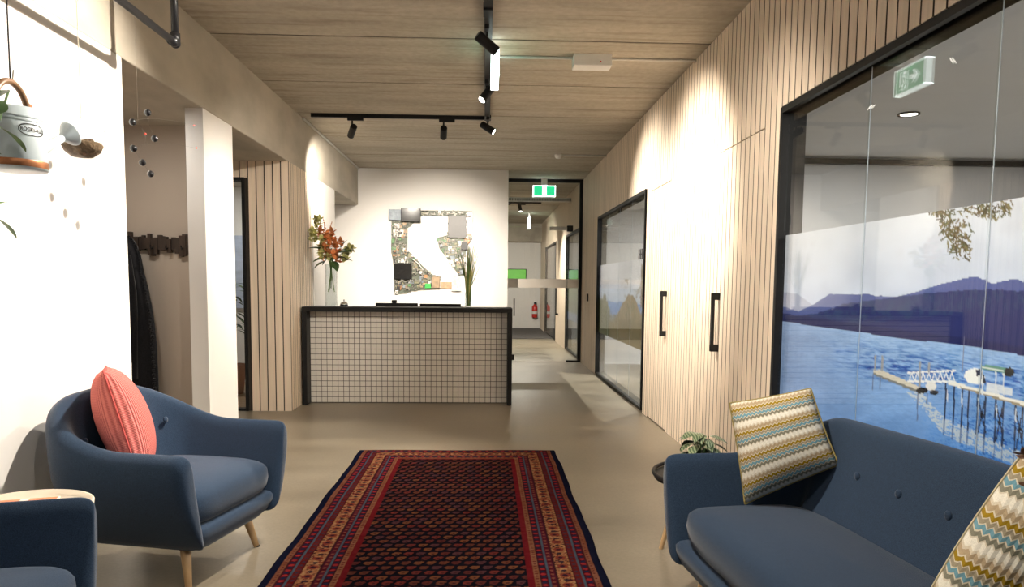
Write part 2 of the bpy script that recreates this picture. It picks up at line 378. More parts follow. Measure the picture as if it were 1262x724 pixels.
# ---- right wall with windows and doors
ZW, ZD = 2.32, 2.30
W1 = (.75, float(onX(962, 200, XR)[1])); D2 = (4.47, 5.28); D1 = (6.70, 7.46); W2 = (7.74, 11.02)
W3 = (13.2, 15.3); W4 = (17.5, 20.6)
wr = MB(); a, b_ = XR+ST, XR+.13
for y0, y1, z0, z1 in ((Y0, W1[0], 0, ZC), (W1[0], W1[1], ZW, ZC), (W1[1], D2[0], 0, ZC), (D2[0], D2[1], ZD, ZC), (D2[1], D1[0], 0, ZC), (D1[0], D1[1], ZD, ZC),
                       (D1[1], W2[0], 0, ZC), (W2[0], W2[1], ZW, ZC), (W2[1], W3[0], 0, ZC), (W3[0], W3[1], ZW, ZC), (W3[1], 16.0, 0, ZC), (16.0, 16.95, ZD, ZC), (16.95, W4[0], 0, ZC), (W4[0], W4[1], ZW, ZC), (W4[1], YF, 0, ZC)):
    wr.box(a, b_, y0, y1, z0, z1+.02)
wall_r = struct('wall_right', wr, m_dark, 'long right wall clad in vertical pale birch slats', 'wall')
def dmesh(y0, y1): return bx(XR+ST, XR+.10, y0+.004, y1-.004, .012, ZD-.006)
door2 = struct('door_1', dmesh(*D2), m_dark, 'hidden slatted door nearest the lake mural with black pull handle', 'door')
door1 = struct('door_2', dmesh(*D1), m_dark, 'hidden slatted door beside the second glazed office with black pull handle', 'door')
y = W1[1]+.012+SW/2
while y < W3[0]-.02:
    ind = lambda w, e=SW/2: w[0]-e*.2 < y < w[1]+e*.2
    if ind(W2): slat(wall_r, XR, y, ZW+.03, ZC, 'Y')
    elif ind(D2, 0): slat(wall_r, XR, y, ZD, ZC, 'Y'); slat(door2, XR, y, .014, ZD-.008, 'Y')
    elif ind(D1, 0): slat(wall_r, XR, y, ZD, ZC, 'Y'); slat(door1, XR, y, .014, ZD-.008, 'Y')
    else: slat(wall_r, XR, y, 0, ZC, 'Y')
    y += PITCH_S
y = W1[1]+.012+SW/2-PITCH_S
while y > W1[0]-.4:
    slat(wall_r, XR, y, ZW+.045 if y > W1[0] else 0, ZC, 'Y'); y -= PITCH_S
far = MB()
y = W3[0]
while y < YF-.1:
    z0 = ZW+.03 if (W3[0] < y < W3[1] or W4[0] < y < W4[1]) else 0
    far.box(XR, XR+ST, y, y+SW, z0, ZC); y += PITCH_S
o = part('far_slats', far, m_slat, wall_r, world=True); o['kind'] = 'stuff'
def handle(door, y, z0, z1, away):
    h = MB(); px = XR-.055
    h.box(px, px+.022, y-.016, y+.016, z0, z1)
    for z in (z0, z1-.05): h.box(px, XR+.004, y-.018, y+.018, z, z+.05)
    return part('handle', h, m_black, door, world=True, bevel=.002, label='black square pull handle')
hz = (.88, 1.30)
handle(door1, D1[0]+.07, *hz, 1); handle(door2, D2[1]-.05, *hz, -1)
lk = MB().lathe([(.012, 0), (.012, .006)], 12, Matrix.Translation((XR-.004, 6.1, 1.09)) @ Matrix.Rotation(PI/2, 4, 'Y'))
single('door_lock', lk, m_steel, 'tiny steel lock cylinder in the slats between both hidden doors', 'lock')

# ---- printed film painting
def pip(P, poly):
    x, y = P[:, 0], P[:, 1]; r = np.zeros(len(P), bool); n = len(poly)
    for i in range(n):
        x1, y1 = poly[i]; x2, y2 = poly[(i+1) % n]
        if y1 == y2: continue
        c = ((y1 > y) != (y2 > y)) & (x < (x2-x1)*(y-y1)/(y2-y1)+x1); r ^= c
    return r
def vnoise(x, y, seed=0):
    g = np.random.default_rng(seed).random((64, 64)); xi = np.floor(x).astype(int); yi = np.floor(y).astype(int); fx = x-xi; fy = y-yi
    fx = fx*fx*(3-2*fx); fy = fy*fy*(3-2*fy); a = lambda i, j: g[(yi+j) % 64, (xi+i) % 64]
    return (a(0, 0)*(1-fx)+a(1, 0)*fx)*(1-fy)+(a(0, 1)*(1-fx)+a(1, 1)*fx)*fy
def fbm(x, y, seed=0, o=4): return sum(vnoise(x*2**k, y*2**k, seed+k)/2**(k+1) for k in range(o))
def color_grid(name, pts, nu, nv, cols, mat, parent):
    me = bpy.data.meshes.new(name)
    idx = np.arange(nu*nv).reshape(nu, nv)
    fc = np.stack([idx[:-1, :-1], idx[1:, :-1], idx[1:, 1:], idx[:-1, 1:]], -1).reshape(-1, 4)
    me.vertices.add(nu*nv); me.vertices.foreach_set('co', pts.astype(np.float32).ravel())
    me.loops.add(fc.size); me.loops.foreach_set('vertex_index', fc.ravel().astype(np.int32))
    me.polygons.add(len(fc)); me.polygons.foreach_set('loop_start', np.arange(0, fc.size, 4, dtype=np.int32))
    me.update(calc_edges=True); me.validate()
    at = me.color_attributes.new('Col', 'FLOAT_COLOR', 'POINT')
    c4 = np.ones((nu*nv, 4), np.float32); c = np.clip(cols, 0, 255)/255
    c4[:, :3] = np.where(c > .04045, ((c+.055)/1.055)**2.4, c/12.92)
    at.data.foreach_set('color', c4.ravel()); me.materials.append(mat)
    return link(name, me, parent)
def mixc(c, mask, col, a=1.0):
    m_ = (mask*a)[:, None] if mask.dtype != bool else (mask.astype(float)*a)[:, None]
    return c*(1-m_)+np.array(col, float)*m_
def dline(P, a, b, w):
    a = np.array(a, float); b = np.array(b, float); d = b-a; t = np.clip(((P-a)@d)/(d@d), 0, 1)
    return np.hypot(*(P-a-t[:, None]*d).T) < w/2
def lake_painting(P, Y, Z):
    x, y = P[:, 0], P[:, 1]
    s = lambda pts: [(940+a/2.012, 220+b/2.012) for a, b in pts]
    q = lambda pts: [(1060+a/4.525, 420+b/4.525) for a, b in pts]
    shore = s([(0, 348), (35, 353), (175, 373), (330, 395), (520, 418), (648, 440), (1000, 500), (2400, 720)])
    sy = np.interp(x, [p[0] for p in shore], [p[1] for p in shore])
    cl = fbm(Y*3, Z*7, 3)
    top = np.array([212, 216, 226.]); low = np.array([190, 202, 228.])
    t = np.clip((1.62-Z)/.42, 0, 1)[:, None]
    c = top*(1-t)+low*t
    c = c*(1-.0)+((cl-.5)*34)[:, None]
    c = mixc(c, np.clip((cl-.52)*4, 0, 1)*np.clip((Z-1.3)*4, 0, 1), (172, 172, 182), .5)
    jit = (fbm(x/5, y/5, 11)-.5)*5
    rid = lambda pts: np.interp(x, [p[0] for p in s(pts)], [p[1] for p in s(pts)])
    c = mixc(c, (y > rid([(0, 300), (45, 283), (85, 286), (125, 315), (200, 330)])+jit*.3) & (y < sy) & (x < 1010), (158, 162, 190), .8)
    c = mixc(c, (y > rid([(0, 335), (50, 318), (90, 330), (130, 310), (165, 288), (250, 287), (330, 296), (400, 276), (450, 260), (530, 243), (570, 262), (620, 250), (648, 255), (900, 225), (1400, 150), (2400, 40)])+jit*.5) & (y < sy), (84, 96, 152))
    dk = rid([(0, 362), (60, 345), (140, 335), (200, 312), (330, 296), (420, 285), (470, 280), (560, 275), (648, 282), (900, 270), (1400, 230), (2400, 100)])+jit
    c = mixc(c, (y > dk) & (y < sy), (42, 50, 104))
    tr = fbm(x/3, y/5, 21)
    c = mixc(c, (y > dk) & (y < dk+28) & (tr > .5), (50, 66, 108))
    c = mixc(c, (y > sy-10) & (y < sy), (34, 38, 84), .7)
    # water
    wm = y >= sy; d = y-sy
    wc = np.array([150, 182, 224.])[None]*np.ones((len(x), 1))
    tt = np.clip(d/150, 0, 1)[:, None]; wc = wc*(1-tt)+np.array([96, 146, 214.])*tt
    lf = np.clip((1080-x)/120, 0, 1)[:, None]; wc = wc*(1-.55*lf)+np.array([146, 164, 208.])*.55*lf
    rp = fbm(x/14+y/9, (y-(x-940)*.14)/1.6, 31); rp2 = fbm(x/5, (y-(x-940)*.1)/1.1, 41)
    band = np.exp(-((d-34)/22)**2)*np.clip((x-1000)/80, 0, 1)
    wc = wc-(np.clip(rp-.40, 0, 1)*430*band)[:, None]*np.array([1, .8, .45])
    near = np.clip((x-1120)/90, 0, 1)*np.clip((d-50)/40, 0, 1)
    wc = wc-(np.clip(rp2-.43, 0, 1)*340*near)[:, None]*np.array([1, .8, .5])
    wc = wc+((rp2-.5)*30+(fbm(x/40, y/22, 51)-.5)*46)[:, None]
    c = np.where(wm[:, None], wc, c)
    # reflections of the jetty
    refl = pip(P, q([(255, 285), (345, 290), (480, 440), (640, 500), (840, 600), (1300, 760), (1300, 900), (840, 690), (690, 620), (500, 545), (440, 500), (350, 380)]))
    c = mixc(c, refl & (rp2 > .42), (206, 208, 206), .75)
    # piles and braces, jetty deck extended past the edge
    deck = lambda xx: 228+(xx-490)*.285
    pile = (480, 527, 572, 607, 657, 700, 757, 800, 868, 908, 985, 1030, 1110, 1160, 1250, 1300)
    for i, xx in enumerate(pile):
        base = 440+(xx-480)*.47
        c = mixc(c, dline(P, q([(xx, deck(xx))])[0], q([(xx-8, base)])[0], 2.0), (44, 54, 84))
        c = mixc(c, dline(P, q([(xx-8, base)])[0], q([(xx-14, base+90)])[0], 1.6), (70, 92, 140), .6)
        if i % 2 == 0 and i > 2:
            x2 = pile[i+1] if i+1 < len(pile) else xx+45
            for u, w in (((xx, deck(xx)+40), (x2, base-10)), ((x2, deck(xx)+40), (xx, base-10))): c = mixc(c, dline(P, q([u])[0], q([w])[0], 1.6), (40, 46, 70))
            c = mixc(c, np.hypot(*(P-np.array(q([((xx+x2)/2, (deck(xx)+base)/2+20)])[0])).T) < 2.6, (30, 32, 44))
        if i % 2: c = mixc(c, dline(P, q([(xx-40, deck(xx)+35)])[0], q([(xx-40, deck(xx)+105)])[0], 1.4), (200, 206, 214))
    c = mixc(c, pip(P, q([(490, 222), (2000, 652), (2000, 690), (490, 246)])), (232, 230, 224))
    c = mixc(c, pip(P, q([(560, 258), (2000, 676), (2000, 700), (560, 266)])), (150, 140, 120))
    # floating dock, gangway
    c = mixc(c, pip(P, q([(75, 163), (120, 165), (332, 258), (332, 292), (75, 186)])), (206, 200, 186))
    c = mixc(c, pip(P, q([(75, 180), (332, 280), (332, 296), (75, 192)])), (120, 122, 120))
    c = mixc(c, dline(P, *q([(268, 180), (530, 168)]), 2.2) | dline(P, *q([(270, 228), (530, 230)]), 2.6), (228, 230, 232))
    xs = np.linspace(272, 528, 17)
    for i in range(16):
        za, zb_ = (180, 228) if i % 2 else (228, 178)
        c = mixc(c, dline(P, q([(xs[i], za)])[0], q([(xs[i+1], zb_)])[0], 1.3), (222, 226, 232))
    for xx, ya, yb2 in ((85, 88, 165), (125, 88, 168), (335, 122, 262), (386, 126, 175)):
        c = mixc(c, dline(P, *q([(xx, ya), (xx-3, yb2)]), 2.4), (150, 152, 158))
    for xx, ya, yb2 in ((73, 190, 272), (114, 205, 270), (322, 295, 445), (376, 300, 350)): c = mixc(c, dline(P, *q([(xx, ya), (xx-4, yb2)]), 1.5), (84, 96, 130), .7)
    el = lambda cx, cy, rx, ry: ((P[:, 0]-(1060+cx/4.525))/(rx/4.525))**2+((P[:, 1]-(420+cy/4.525))/(ry/4.525))**2 < 1
    c = mixc(c, el(395, 255, 30, 25), (222, 222, 222)); c = mixc(c, el(345, 279, 33, 17), (24, 24, 30)); c = mixc(c, el(412, 290, 24, 14), (44, 46, 54))
    # cabin boat and boat shelter
    c = mixc(c, pip(P, q([(577, 200), (590, 168), (630, 155), (672, 158), (700, 205), (690, 248), (600, 232)])), (238, 240, 240))
    c = mixc(c, pip(P, q([(645, 165), (668, 160), (690, 190), (704, 240), (684, 240), (672, 200), (648, 196)])), (36, 40, 60))
    c = mixc(c, pip(P, q([(705, 232), (850, 268), (850, 310), (705, 285)])), (224, 226, 230), .85)
    for xx in (682, 757, 800): c = mixc(c, dline(P, *q([(xx, 150), (xx, 300)]), 1.5), (214, 218, 222))
    c = mixc(c, pip(P, q([(678, 136), (770, 142), (838, 152), (838, 188), (770, 178), (678, 160)])), (96, 146, 128))
    c = mixc(c, dline(P, *q([(678, 150), (800, 172)]), 1.6), (220, 224, 220)); c = mixc(c, el(832, 178, 28, 27), (46, 46, 46))
    c = mixc(c, dline(P, *q([(580, -20), (572, 170)]), 1.0), (120, 120, 140))
    # hanging branch in the sky
    r = np.random.default_rng(5)
    for (bx0, by0, bx1, by1, n, ln) in ((432, 72, 505, 182, 120, 22), (430, 64, 560, 84, 60, 18), (540, 48, 606, 92, 80, 20), (470, 100, 508, 186, 60, 18)):
        for k in range(n):
            u = r.random(); cx = bx0+(bx1-bx0)*u+r.normal()*10; cy = by0+(by1-by0)*(u if ln == 22 else r.random())+r.normal()*9
            g = s([(cx, cy), (cx+r.normal()*7, cy+abs(r.normal())*ln*.5)]); col = [(104, 88, 62), (74, 66, 50), (122, 112, 74), (88, 92, 66)][r.integers(4)]
            c = mixc(c, dline(P, g[0], g[1], 1.3+r.random()), col, .85)
    return c
def hill_painting(P, Y, Z):
    c = np.array([206, 208, 216.])[None]*np.ones((len(Y), 1)); n = fbm(Y*4, Z*5, 3); n2 = fbm(Y*11, Z*14, 9)
    y0, y1 = W2; u = (y1-Y)/(y1-y0)                # 0 far, 1 near
    c = mixc(c, Z < 1.36, (186, 200, 222)); c = mixc(c, Z < 1.12+.03*n, (112, 150, 206))
    hill = .82+.42*np.exp(-((u-.72)/.25)**2)+.1*(n-.5); c = mixc(c, Z < hill, (142, 124, 92)); c = mixc(c, (Z < hill-.08) & (n2 > .5), (112, 110, 70))
    c = mixc(c, (Z < .95+.2*(n2-.5)) & (u > .25), (120, 108, 76), .7)
    c = mixc(c, (Z < .98+.3*(n-.5)+.2*(u < .25)) & (u < .3), (92, 96, 66))
    c = mixc(c, (u > .9) & (n2 > .38) & (Z < 1.58), (110, 92, 58)); c = mixc(c, (n2 > .58) & (u > .55) & (Z > 1.2) & (Z < 1.42), (128, 118, 96), .7)
    return c
def green_painting(P, Y, Z):
    n = fbm(Y*5, Z*6, 4); n2 = fbm(Y*14, Z*16, 6)
    c = np.array([176, 190, 214.])[None]*np.ones((len(Y), 1))
    c = mixc(c, Z < 1.45+.2*(n-.5), (126, 150, 84)); c = mixc(c, (Z < 1.45) & (n2 > .5), (150, 168, 140)); c = mixc(c, (Z < 1.05) & (n2 > .48), (92, 100, 86)); c = mixc(c, Z < .8, (150, 176, 222))
    return c
def film(parent, y0, y1, z0, z1, fn, step):
    nu, nv = int((y1-y0)/step)+2, int((z1-z0)/step)+2
    ys = np.linspace(y0, y1, nu); zs = np.linspace(z0, z1, nv); YY, ZZ = np.meshgrid(ys, zs, indexing='ij')
    pts = np.stack([np.full(YY.size, XR+.034), YY.ravel(), ZZ.ravel()], 1)
    cols = fn(project(pts), pts[:, 1], pts[:, 2])
    o = color_grid('printed_film', pts-np.array(wloc(parent)), nu, nv, cols, m_film, parent); return o
def window(name, y0, y1, z0, z1, joints, label, fw, fn=None, step=.01, far_only=False, zf=(.64, 1.64)):
    f = MB(); xa, xb = XR-.012, XR+.125
    f.box(xa, xb, y0, y1, z1, z1+fw); f.box(xa+.012, xb, y0, y1, z0, z0+fw*.7); f.box(xa, xb, y1-fw, y1, z0, z1)
    if not far_only: f.box(xa, xb, y0, y0+fw, z0, z1)
    w = struct(name, f, m_black, label, 'window')
    ed = [y0+fw*.6]+list(joints)+[y1-fw]
    for i in range(len(ed)-1):
        part('pane', bx(XR+.02, XR+.03, ed[i]+.0015, ed[i+1]-.0015, z0+.02, z1+.005), m_glass, w, world=True)
    for q_ in joints: part('glazing_joint', bx(XR+.0285, XR+.031, q_-.0012, q_+.0012, z0+.02, z1), m_joint, w, world=True)
    if fn: film(w, y0+fw*.5, y1-fw*.5, zf[0], zf[1], fn, step)
    return w
window('window_1', W1[0], W1[1], .05, ZW, [1.60, float(onX(1215, 190, XR)[1]), float(onX(1062, 190, XR)[1])], 'large black framed office window with lake and jetty print beside the sofa', .034, lake_painting, .0046)
window('window_2', W2[0], W2[1], .02, ZW, [8.6, 9.4, 10.2], 'second glazed office window with coastal hill print past the hidden doors', .03, hill_painting, .016)
window('window_3', W3[0], W3[1], .02, ZW, [14.25], 'office window with green print just past the glass partition', .04, green_painting, .03)
window('window_4', W4[0], W4[1], .02, ZW, [19.0], 'farthest dark framed office window along the slatted corridor wall', .05)

# ---- offices behind the glass
ZO = 2.62
struct('wall_office_outer', bx(6.0, 6.15, Y0, YF, 0, ZC), m_grey, 'grey outer wall of the offices behind the windows', 'wall')
struct('ceiling_office', bx(XR+.13, 6.0, Y0, YF, ZO, ZO+.08), m_grey, 'flat pale office ceiling seen through the windows', 'ceiling')
for i, (yw, lb) in enumerate(((7.30, 'grey partition wall between the two glazed offices'), (12.5, 'grey partition wall at the end of the second office'), (17.0, 'grey partition wall between corridor offices'), (0.0, 'grey wall closing the mural office behind the viewer'))):
    struct('wall_office', bx(XR+.13, 6.0, yw, yw+.1, 0, ZO), m_grey, lb, 'wall')
single('curtain_rail', MB().box(1.95, 5.9, 7.20, 7.26, ZO-.07, ZO-.02), m_black, 'black rail along the office ceiling behind the lake window', 'rail', bevel=.004)
def downlight(x, y, z, e, label, energy=True):
    t = thing('downlight', label, 'light', (x, y, z-.012))
    part('trim_ring', MB().lathe([(.075, 0), (.075, .012), (.055, .012), (.055, 0)], 24, cap0=False, cap1=False), m_black, t)
    part('lens', MB().lathe([(.055, .004), (.055, .010)], 20), m_lens, t)
    if e:
        l = bpy.data.lights.new('downlight_lamp', 'AREA'); l.shape = 'DISK'; l.size = .12; l.energy = e; l.color = (1, .95, .88)
        lo = bpy.data.objects.new('downlight_lamp', l); COL.objects.link(lo); lo.parent = t; lo.location = (0, 0, -.004)
pdl = onZ(1120, 140, ZO)
downlight(pdl[0], pdl[1], ZO, 70, 'recessed downlight in the office behind the lake window')
downlight(3.4, 2.6, ZO, 110, 'recessed downlight deep inside the office behind the lake window')
downlight(3.4, 10.0, ZO, 220, 'recessed downlight in the office behind the coastal print')
downlight(3.2, 14.5, ZO, 90, 'recessed downlight in the office past the glass partition')
# a bench table inside the second office
t = thing('meeting_table', 'pale meeting table inside the second glazed office', 'table', (3.6, 9.7, 0))
part('tabletop', bx(-.6, .6, -1.0, 1.0, .70, .735), m_tray, t, bevel=.006)
for sx in (-.5, .5):
    for sy in (-.9, .9): part('leg', MB().tube([(sx, sy, 0), (sx*.92, sy*.92, .70)], [.016, .024]), m_oak, t)

# ---- slatted corner on the left and its window
YS = float(onZ(361.3, 507, 0)[1]); YSE = float(onX(386, 300, XL)[1]); YE = float(onX(413, 300, XL)[1])
XWR = float(onY(302.5, 300, YS)[0]); ZWT = 2.38
ws = MB(); ws.box(-4.0, -3.5, YS+ST, YS+.12, 0, ZB); ws.box(-3.5, XWR, YS+ST, YS+.12, ZWT, ZB); ws.box(XWR, XL-ST, YS+ST, YS+.12, 0, ZB); ws.box(XL-.12, XL-ST, YS+.12, YSE, 0, ZB)
wsl = struct('wall_slatted_corner', ws, m_dark, 'slatted birch corner wall to the side of the reception desk', 'wall')
x = XL-.0-SW/2+.001
while x > -3.9:
    slat(wsl, x, YS, ZWT+.03 if x < XWR+.01 else 0, ZB, 'X'); x -= PITCH_S
side_m = MB().box(-ST, 0, -SW/2, SW/2, 0, ZB).mesh('slat', m_slat); shade_edges(side_m, 0)
y = YS+ST+.012+SW/2
while y+SW/2 < YSE:
    o = link('slat', side_m, wsl); o.location = Vector((XL, y, 0))-wsl.location; y += PITCH_S
struct('wall_plaster', bx(XL-.12, XL, YSE+.01, YE, 0, ZB), m_white, 'smooth white plaster end of the slatted corner lit by a spotlight', 'wall')
f = MB(); f.box(XWR-.028, XWR, YS-.01, YS+.12, 0, ZWT); f.box(-3.5, XWR, YS-.01, YS+.12, ZWT, ZWT+.03); f.box(-3.5, XWR, YS, YS+.12, 0, .02); f.box(-3.5, -3.47, YS-.01, YS+.12, 0, ZWT)
w5 = struct('window_5', f, m_black, 'narrow dark framed window strip in the slatted corner beside the column', 'window')
part('pane', bx(-3.47, XWR-.028, YS+.03, YS+.04, .02, ZWT), m_glass, w5, world=True)
struct('wall_corner_room', bx(-4.0, XL-.12, 9.9, YE, 0, ZB), m_white, 'white end wall inside the slatted corner room', 'wall')
struct('floor_corner_room', bx(-4.0, XL-.12, YS+.13, 9.9, .0, .012), m_timber, 'brown timber floor added to imitate the reflection in the corner window', 'floor')  # floor colour stands in for what the corner window reflects
downlight(-2.55, 5.1, ZB, 8, 'added recessed downlight brightening the coat alcove from its soffit')  # lamp added out of view to brighten the alcove
downlight(-2.9, 8.9, ZB, 14, 'recessed downlight inside the slatted corner room')
pc = onY(297, 430, 9.0)
mt = MB().box(pc[0]-.6, pc[0]+.3, 9.86, 9.895, 1.0, 1.95)
single('reflection_print', mt, mat('pale_blue_print', (.45, .52, .66), .6, var=.25, scale=3, stretch=(1, 1, 3)), 'pale blue mountain print added to imitate the reflection in the corner window', 'print')  # panel added in place of the scene mirrored in the corner window

# ---- glass partition with door at the end of the lobby
f = MB(); f.box(.357, XR, YP-.02, YP+.05, ZC-.055, ZC); f.box(XR-.055, XR+.004, YP-.02, YP+.05, 0, ZC-.055); f.box(1.42, XR-.055, YP-.02, YP+.05, 0, .028)
gp = struct('glass_partition', f, m_black, 'floor to ceiling glass partition in black frame past the reception desk', 'partition')
part('pane', bx(1.424, XR-.055, YP+.01, YP+.022, .028, ZC-.055), m_glass, gp, world=True)
part('pane', bx(.36, 1.418, YP+.01, YP+.022, ZW+.02, ZC-.055), m_glass, gp, world=True)
dg = part('glass_door', bx(.362, 1.414, YP+.01, YP+.022, .012, ZW+.014), m_glass, gp, world=True)
zb0, zb1 = float(onY(670, 355, YP)[2]), float(onY(670, 344, YP)[2])
part('frosted_band', bx(.362, 1.414, YP+.004, YP+.008, zb0, zb1), m_frost, dg, world=True)
part('frosted_band', bx(1.424, XR-.055, YP+.004, YP+.008, zb0, zb1), m_frost, gp, world=True)
k = onY(690, 282, YP)
part('door_closer', bx(1.10, 1.40, YP-.05, YP+.004, k[2]-.03, k[2]+.03), m_steel, dg, world=True, bevel=.006)
part('closer_arm', bx(1.40, 1.50, YP-.06, YP+.006, k[2]-.05, k[2]+.05), m_black, gp, world=True, bevel=.004)
part('door_pull', MB().tube([(.50, YP-.04, .8), (.50, YP-.04, 1.1)], .012).box(.49, .51, YP-.04, YP+.01, .80, .82).box(.49, .51, YP-.04, YP+.01, 1.08, 1.10), m_black, dg, world=True)

# ---- corridor beyond
struct('wall_far', bx(-2.2, XR+.2, YF, YF+.15, 0, ZC), m_white, 'pale grey wall at the far end of the corridor', 'wall')
struct('beam_far', bx(-2.2, XR, YF-.35, YF, 2.62, ZC), m_beam, 'concrete beam across the far end of the corridor', 'beam')
struct('wall_corridor_left', bx(-2.3, -2.1, YP, YF, 0, ZC), m_white, 'white left wall of the far corridor room', 'wall')
struct('floor_carpet', bx(-2.1, XR, 18.2, YF, 0, .012), m_carpet, 'charcoal carpet at the far end of the corridor', 'carpet')
p0, p1 = onY(600, 332, YF-.03), onY(648, 344, YF-.03)
t = thing('wall_screen', 'wide screen with green image on the far corridor wall', 'screen', ((p0[0]+p1[0])/2, YF-.03, p1[2]))
w_, h_ = (p1[0]-p0[0])/2, p0[2]-p1[2]
part('bezel', bx(-w_-.02, w_+.02, 0, .03, -.02, h_+.02), m_black, t); part('panel', bx(-w_, w_, -.006, .0, 0, h_), m_tv, t)
pe = onY(664, 392, YF-.16)
t = thing('fire_extinguisher', 'red fire extinguisher with white label on the far corridor wall', 'fire extinguisher', (1.50, YF-.11, pe[2]))
part('cylinder', MB().lathe([(.07, 0), (.085, .02), (.085, .32), (.06, .37), (.025, .39), (.025, .41)], 16), m_extred, t, smooth=True)
part('label_band', MB().lathe([(.087, .12), (.087, .2)], 16, cap0=False, cap1=False), m_plastic, t)
part('valve', bx(-.02, .06, -.015, .015, .40, .47), m_black, t); part('bracket', bx(-.05, .05, .07, .11, .1, .3), m_black, t)
sg = onX(667, 380, XR)
tr = MB().box(.36, XR-.02, 14.4, 14.55, 2.95, 2.955).box(.36, XR-.02, 14.4, 14.405, 2.95, 3.02).box(.36, XR-.02, 14.545, 14.55, 2.95, 3.02)
t = thing('cable_tray', 'galvanised cable tray hung across the corridor behind the partition', 'cable tray', (1.0, 14.475, 2.95))
part('tray', tr, m_steel, t, world=True)
for xx in (.45, 1.35): part('hanger', MB().tube([(xx, 14.475, 2.955), (xx, 14.475, ZC)], .006, 6), m_steel, t, world=True)
sl = MB()
for i in range(40): sl.box(.38+i*.032, .392+i*.032, 14.398, 14.402, 2.96, 3.0)
o = part('tray_slots', sl, m_dark, t, world=True); o['kind'] = 'stuff'
door3 = struct('door_3', bx(XR+ST, XR+.06, 16.0, 16.95, .01, ZD), m_dark, 'slatted corridor door with long black pull past the partition', 'door')
hf = MB(); hf.box(XR-.06, XR-.04, 16.85, 16.9, .65, 1.35)
for z in (.65, 1.31): hf.box(XR-.06, XR+.005, 16.85, 16.9, z, z+.04)
part('handle', hf, m_black, door3, world=True, label='long black pull handle')
kp = onX(724.5, 367, XR)
single('door_button', bx(XR-.014, XR+.004, kp[1]-.05, kp[1]+.05, kp[2]-.06, kp[2]+.06), m_black, 'small black door release button on slats by the glass partition', 'button', bevel=.003)
# small black lettering strip on the second office window
ks = onX(791.5, 313, XR+.017)
b2 = MB()
for i in range(5): b2.box(XR+.0165, XR+.0185, ks[1]-.20+i*.085, ks[1]-.145+i*.085, ks[2]-.055, ks[2]+.055)
b2.box(XR+.0165, XR+.0185, ks[1]-.20, ks[1]+.195, ks[2]-.006, ks[2]+.004)
single('window_decal', b2, m_blackink, 'small black block decal on the glass of the second office window', 'decal')

# ------------------------------------------------------------------ exit signs
def exit_sign(c, w, h, axis, label, man=True):
    t = thing('exit_sign', label, 'exit sign', (c[0], c[1], c[2]-h/2))
    R = Matrix.Rotation(PI/2, 4, 'Z') if axis == 'Y' else Matrix.Identity(4)
    def bxR(x0, x1, y0, y1, z0, z1): return MB().box(x0, x1, y0, y1, z0, z1, R)
    part('frame', bxR(-w/2, w/2, -.03, .03, 0, .010).box(-w/2, w/2, -.03, .03, h-.01, h, R).box(-w/2, -w/2+.012, -.03, .03, 0, h, R).box(w/2-.012, w/2, -.03, .03, 0, h, R), m_white_e, t)
    part('mount', bxR(-.05, .05, -.02, .02, h, max(h+.005, ZC-(c[2]-h/2))), m_plastic, t)
    for s in (-1, 1):
        part('green_panel', bxR(-w/2+.012, w/2-.012, min(s*.022, s*.026), max(s*.022, s*.026), .010, h-.010), m_green_e, t)
        g = MB(); Mx = R @ Matrix(((1, 0, 0, 0), (0, 0, 1, 0), (0, 1, 0, 0), (0, 0, 0, 1)))
        a, b = (s*.0265, s*.0275)
        u = h/10.0; dirn = -s if axis == 'Y' else -s
        X = lambda q: [(px_*u*(1 if s > 0 else -1)*(1 if axis == 'Y' else -1), (pz)*u) for px_, pz in q]
        if man:
            g.prism(X([(-6.5, 1.5), (-2.0, 1.5), (-2.0, 8.5), (-6.5, 8.5)]), a, b, Mx)
            g.prism(X([(.2, 4.2), (3.4, 4.2), (2.0, 2.6), (3.6, 2.6), (6.2, 5.0), (3.6, 7.4), (2.0, 7.4), (3.4, 5.8), (.2, 5.8)]), a, b, Mx)
            part('pictogram', g, m_white_e, t)
            d = MB(); a2, b2_ = s*.028, s*.029
            d.prism(X([(-4.4+.75*math.cos(i*PI/4), 7.3+.75*math.sin(i*PI/4)) for i in range(8)]), a2, b2_, Mx)
            d.prism(X([(-5.2, 6.4), (-3.6, 6.2), (-3.8, 4.2), (-5.0, 4.0)]), a2, b2_, Mx); d.prism(X([(-3.8, 6.2), (-2.4, 5.0), (-2.6, 4.6), (-3.9, 5.4)]), a2, b2_, Mx)
            d.prism(X([(-5.0, 4.3), (-4.0, 4.2), (-5.4, 2.4), (-6.4, 2.4), (-6.3, 2.0), (-5.0, 2.0)]), a2, b2_, Mx); d.prism(X([(-4.6, 4.2), (-3.7, 4.2), (-2.7, 3.0), (-3.2, 1.8), (-3.7, 1.8), (-3.4, 3.0)]), a2, b2_, Mx)
            part('running_figure', d, m_green_e, t)
        else:
            g.prism(X([(-2.0, 1.0), (2.0, 1.0), (2.0, 9.0), (-2.0, 9.0)]), a, b, Mx); part('pictogram', g, m_white_e, t)
    return t
exit_sign((.062, 5.80, 2.985), .42, .20, 'Y', 'hanging green exit sign with arrow under the ceiling track')
e0, e1 = onY(657, 229, 12.75), onY(684.5, 242.5, 12.75)
exit_sign(((e0[0]+e1[0])/2, 12.75, (e0[2]+e1[2])/2), e1[0]-e0[0], e0[2]-e1[2], 'X', 'green and white exit sign above the glass partition', man=False)
e2 = onY(652, 268, 19.0)
exit_sign((e2[0], 19.0, 2.90), .5, .26, 'Y', 'edge on exit sign hanging far down the corridor')

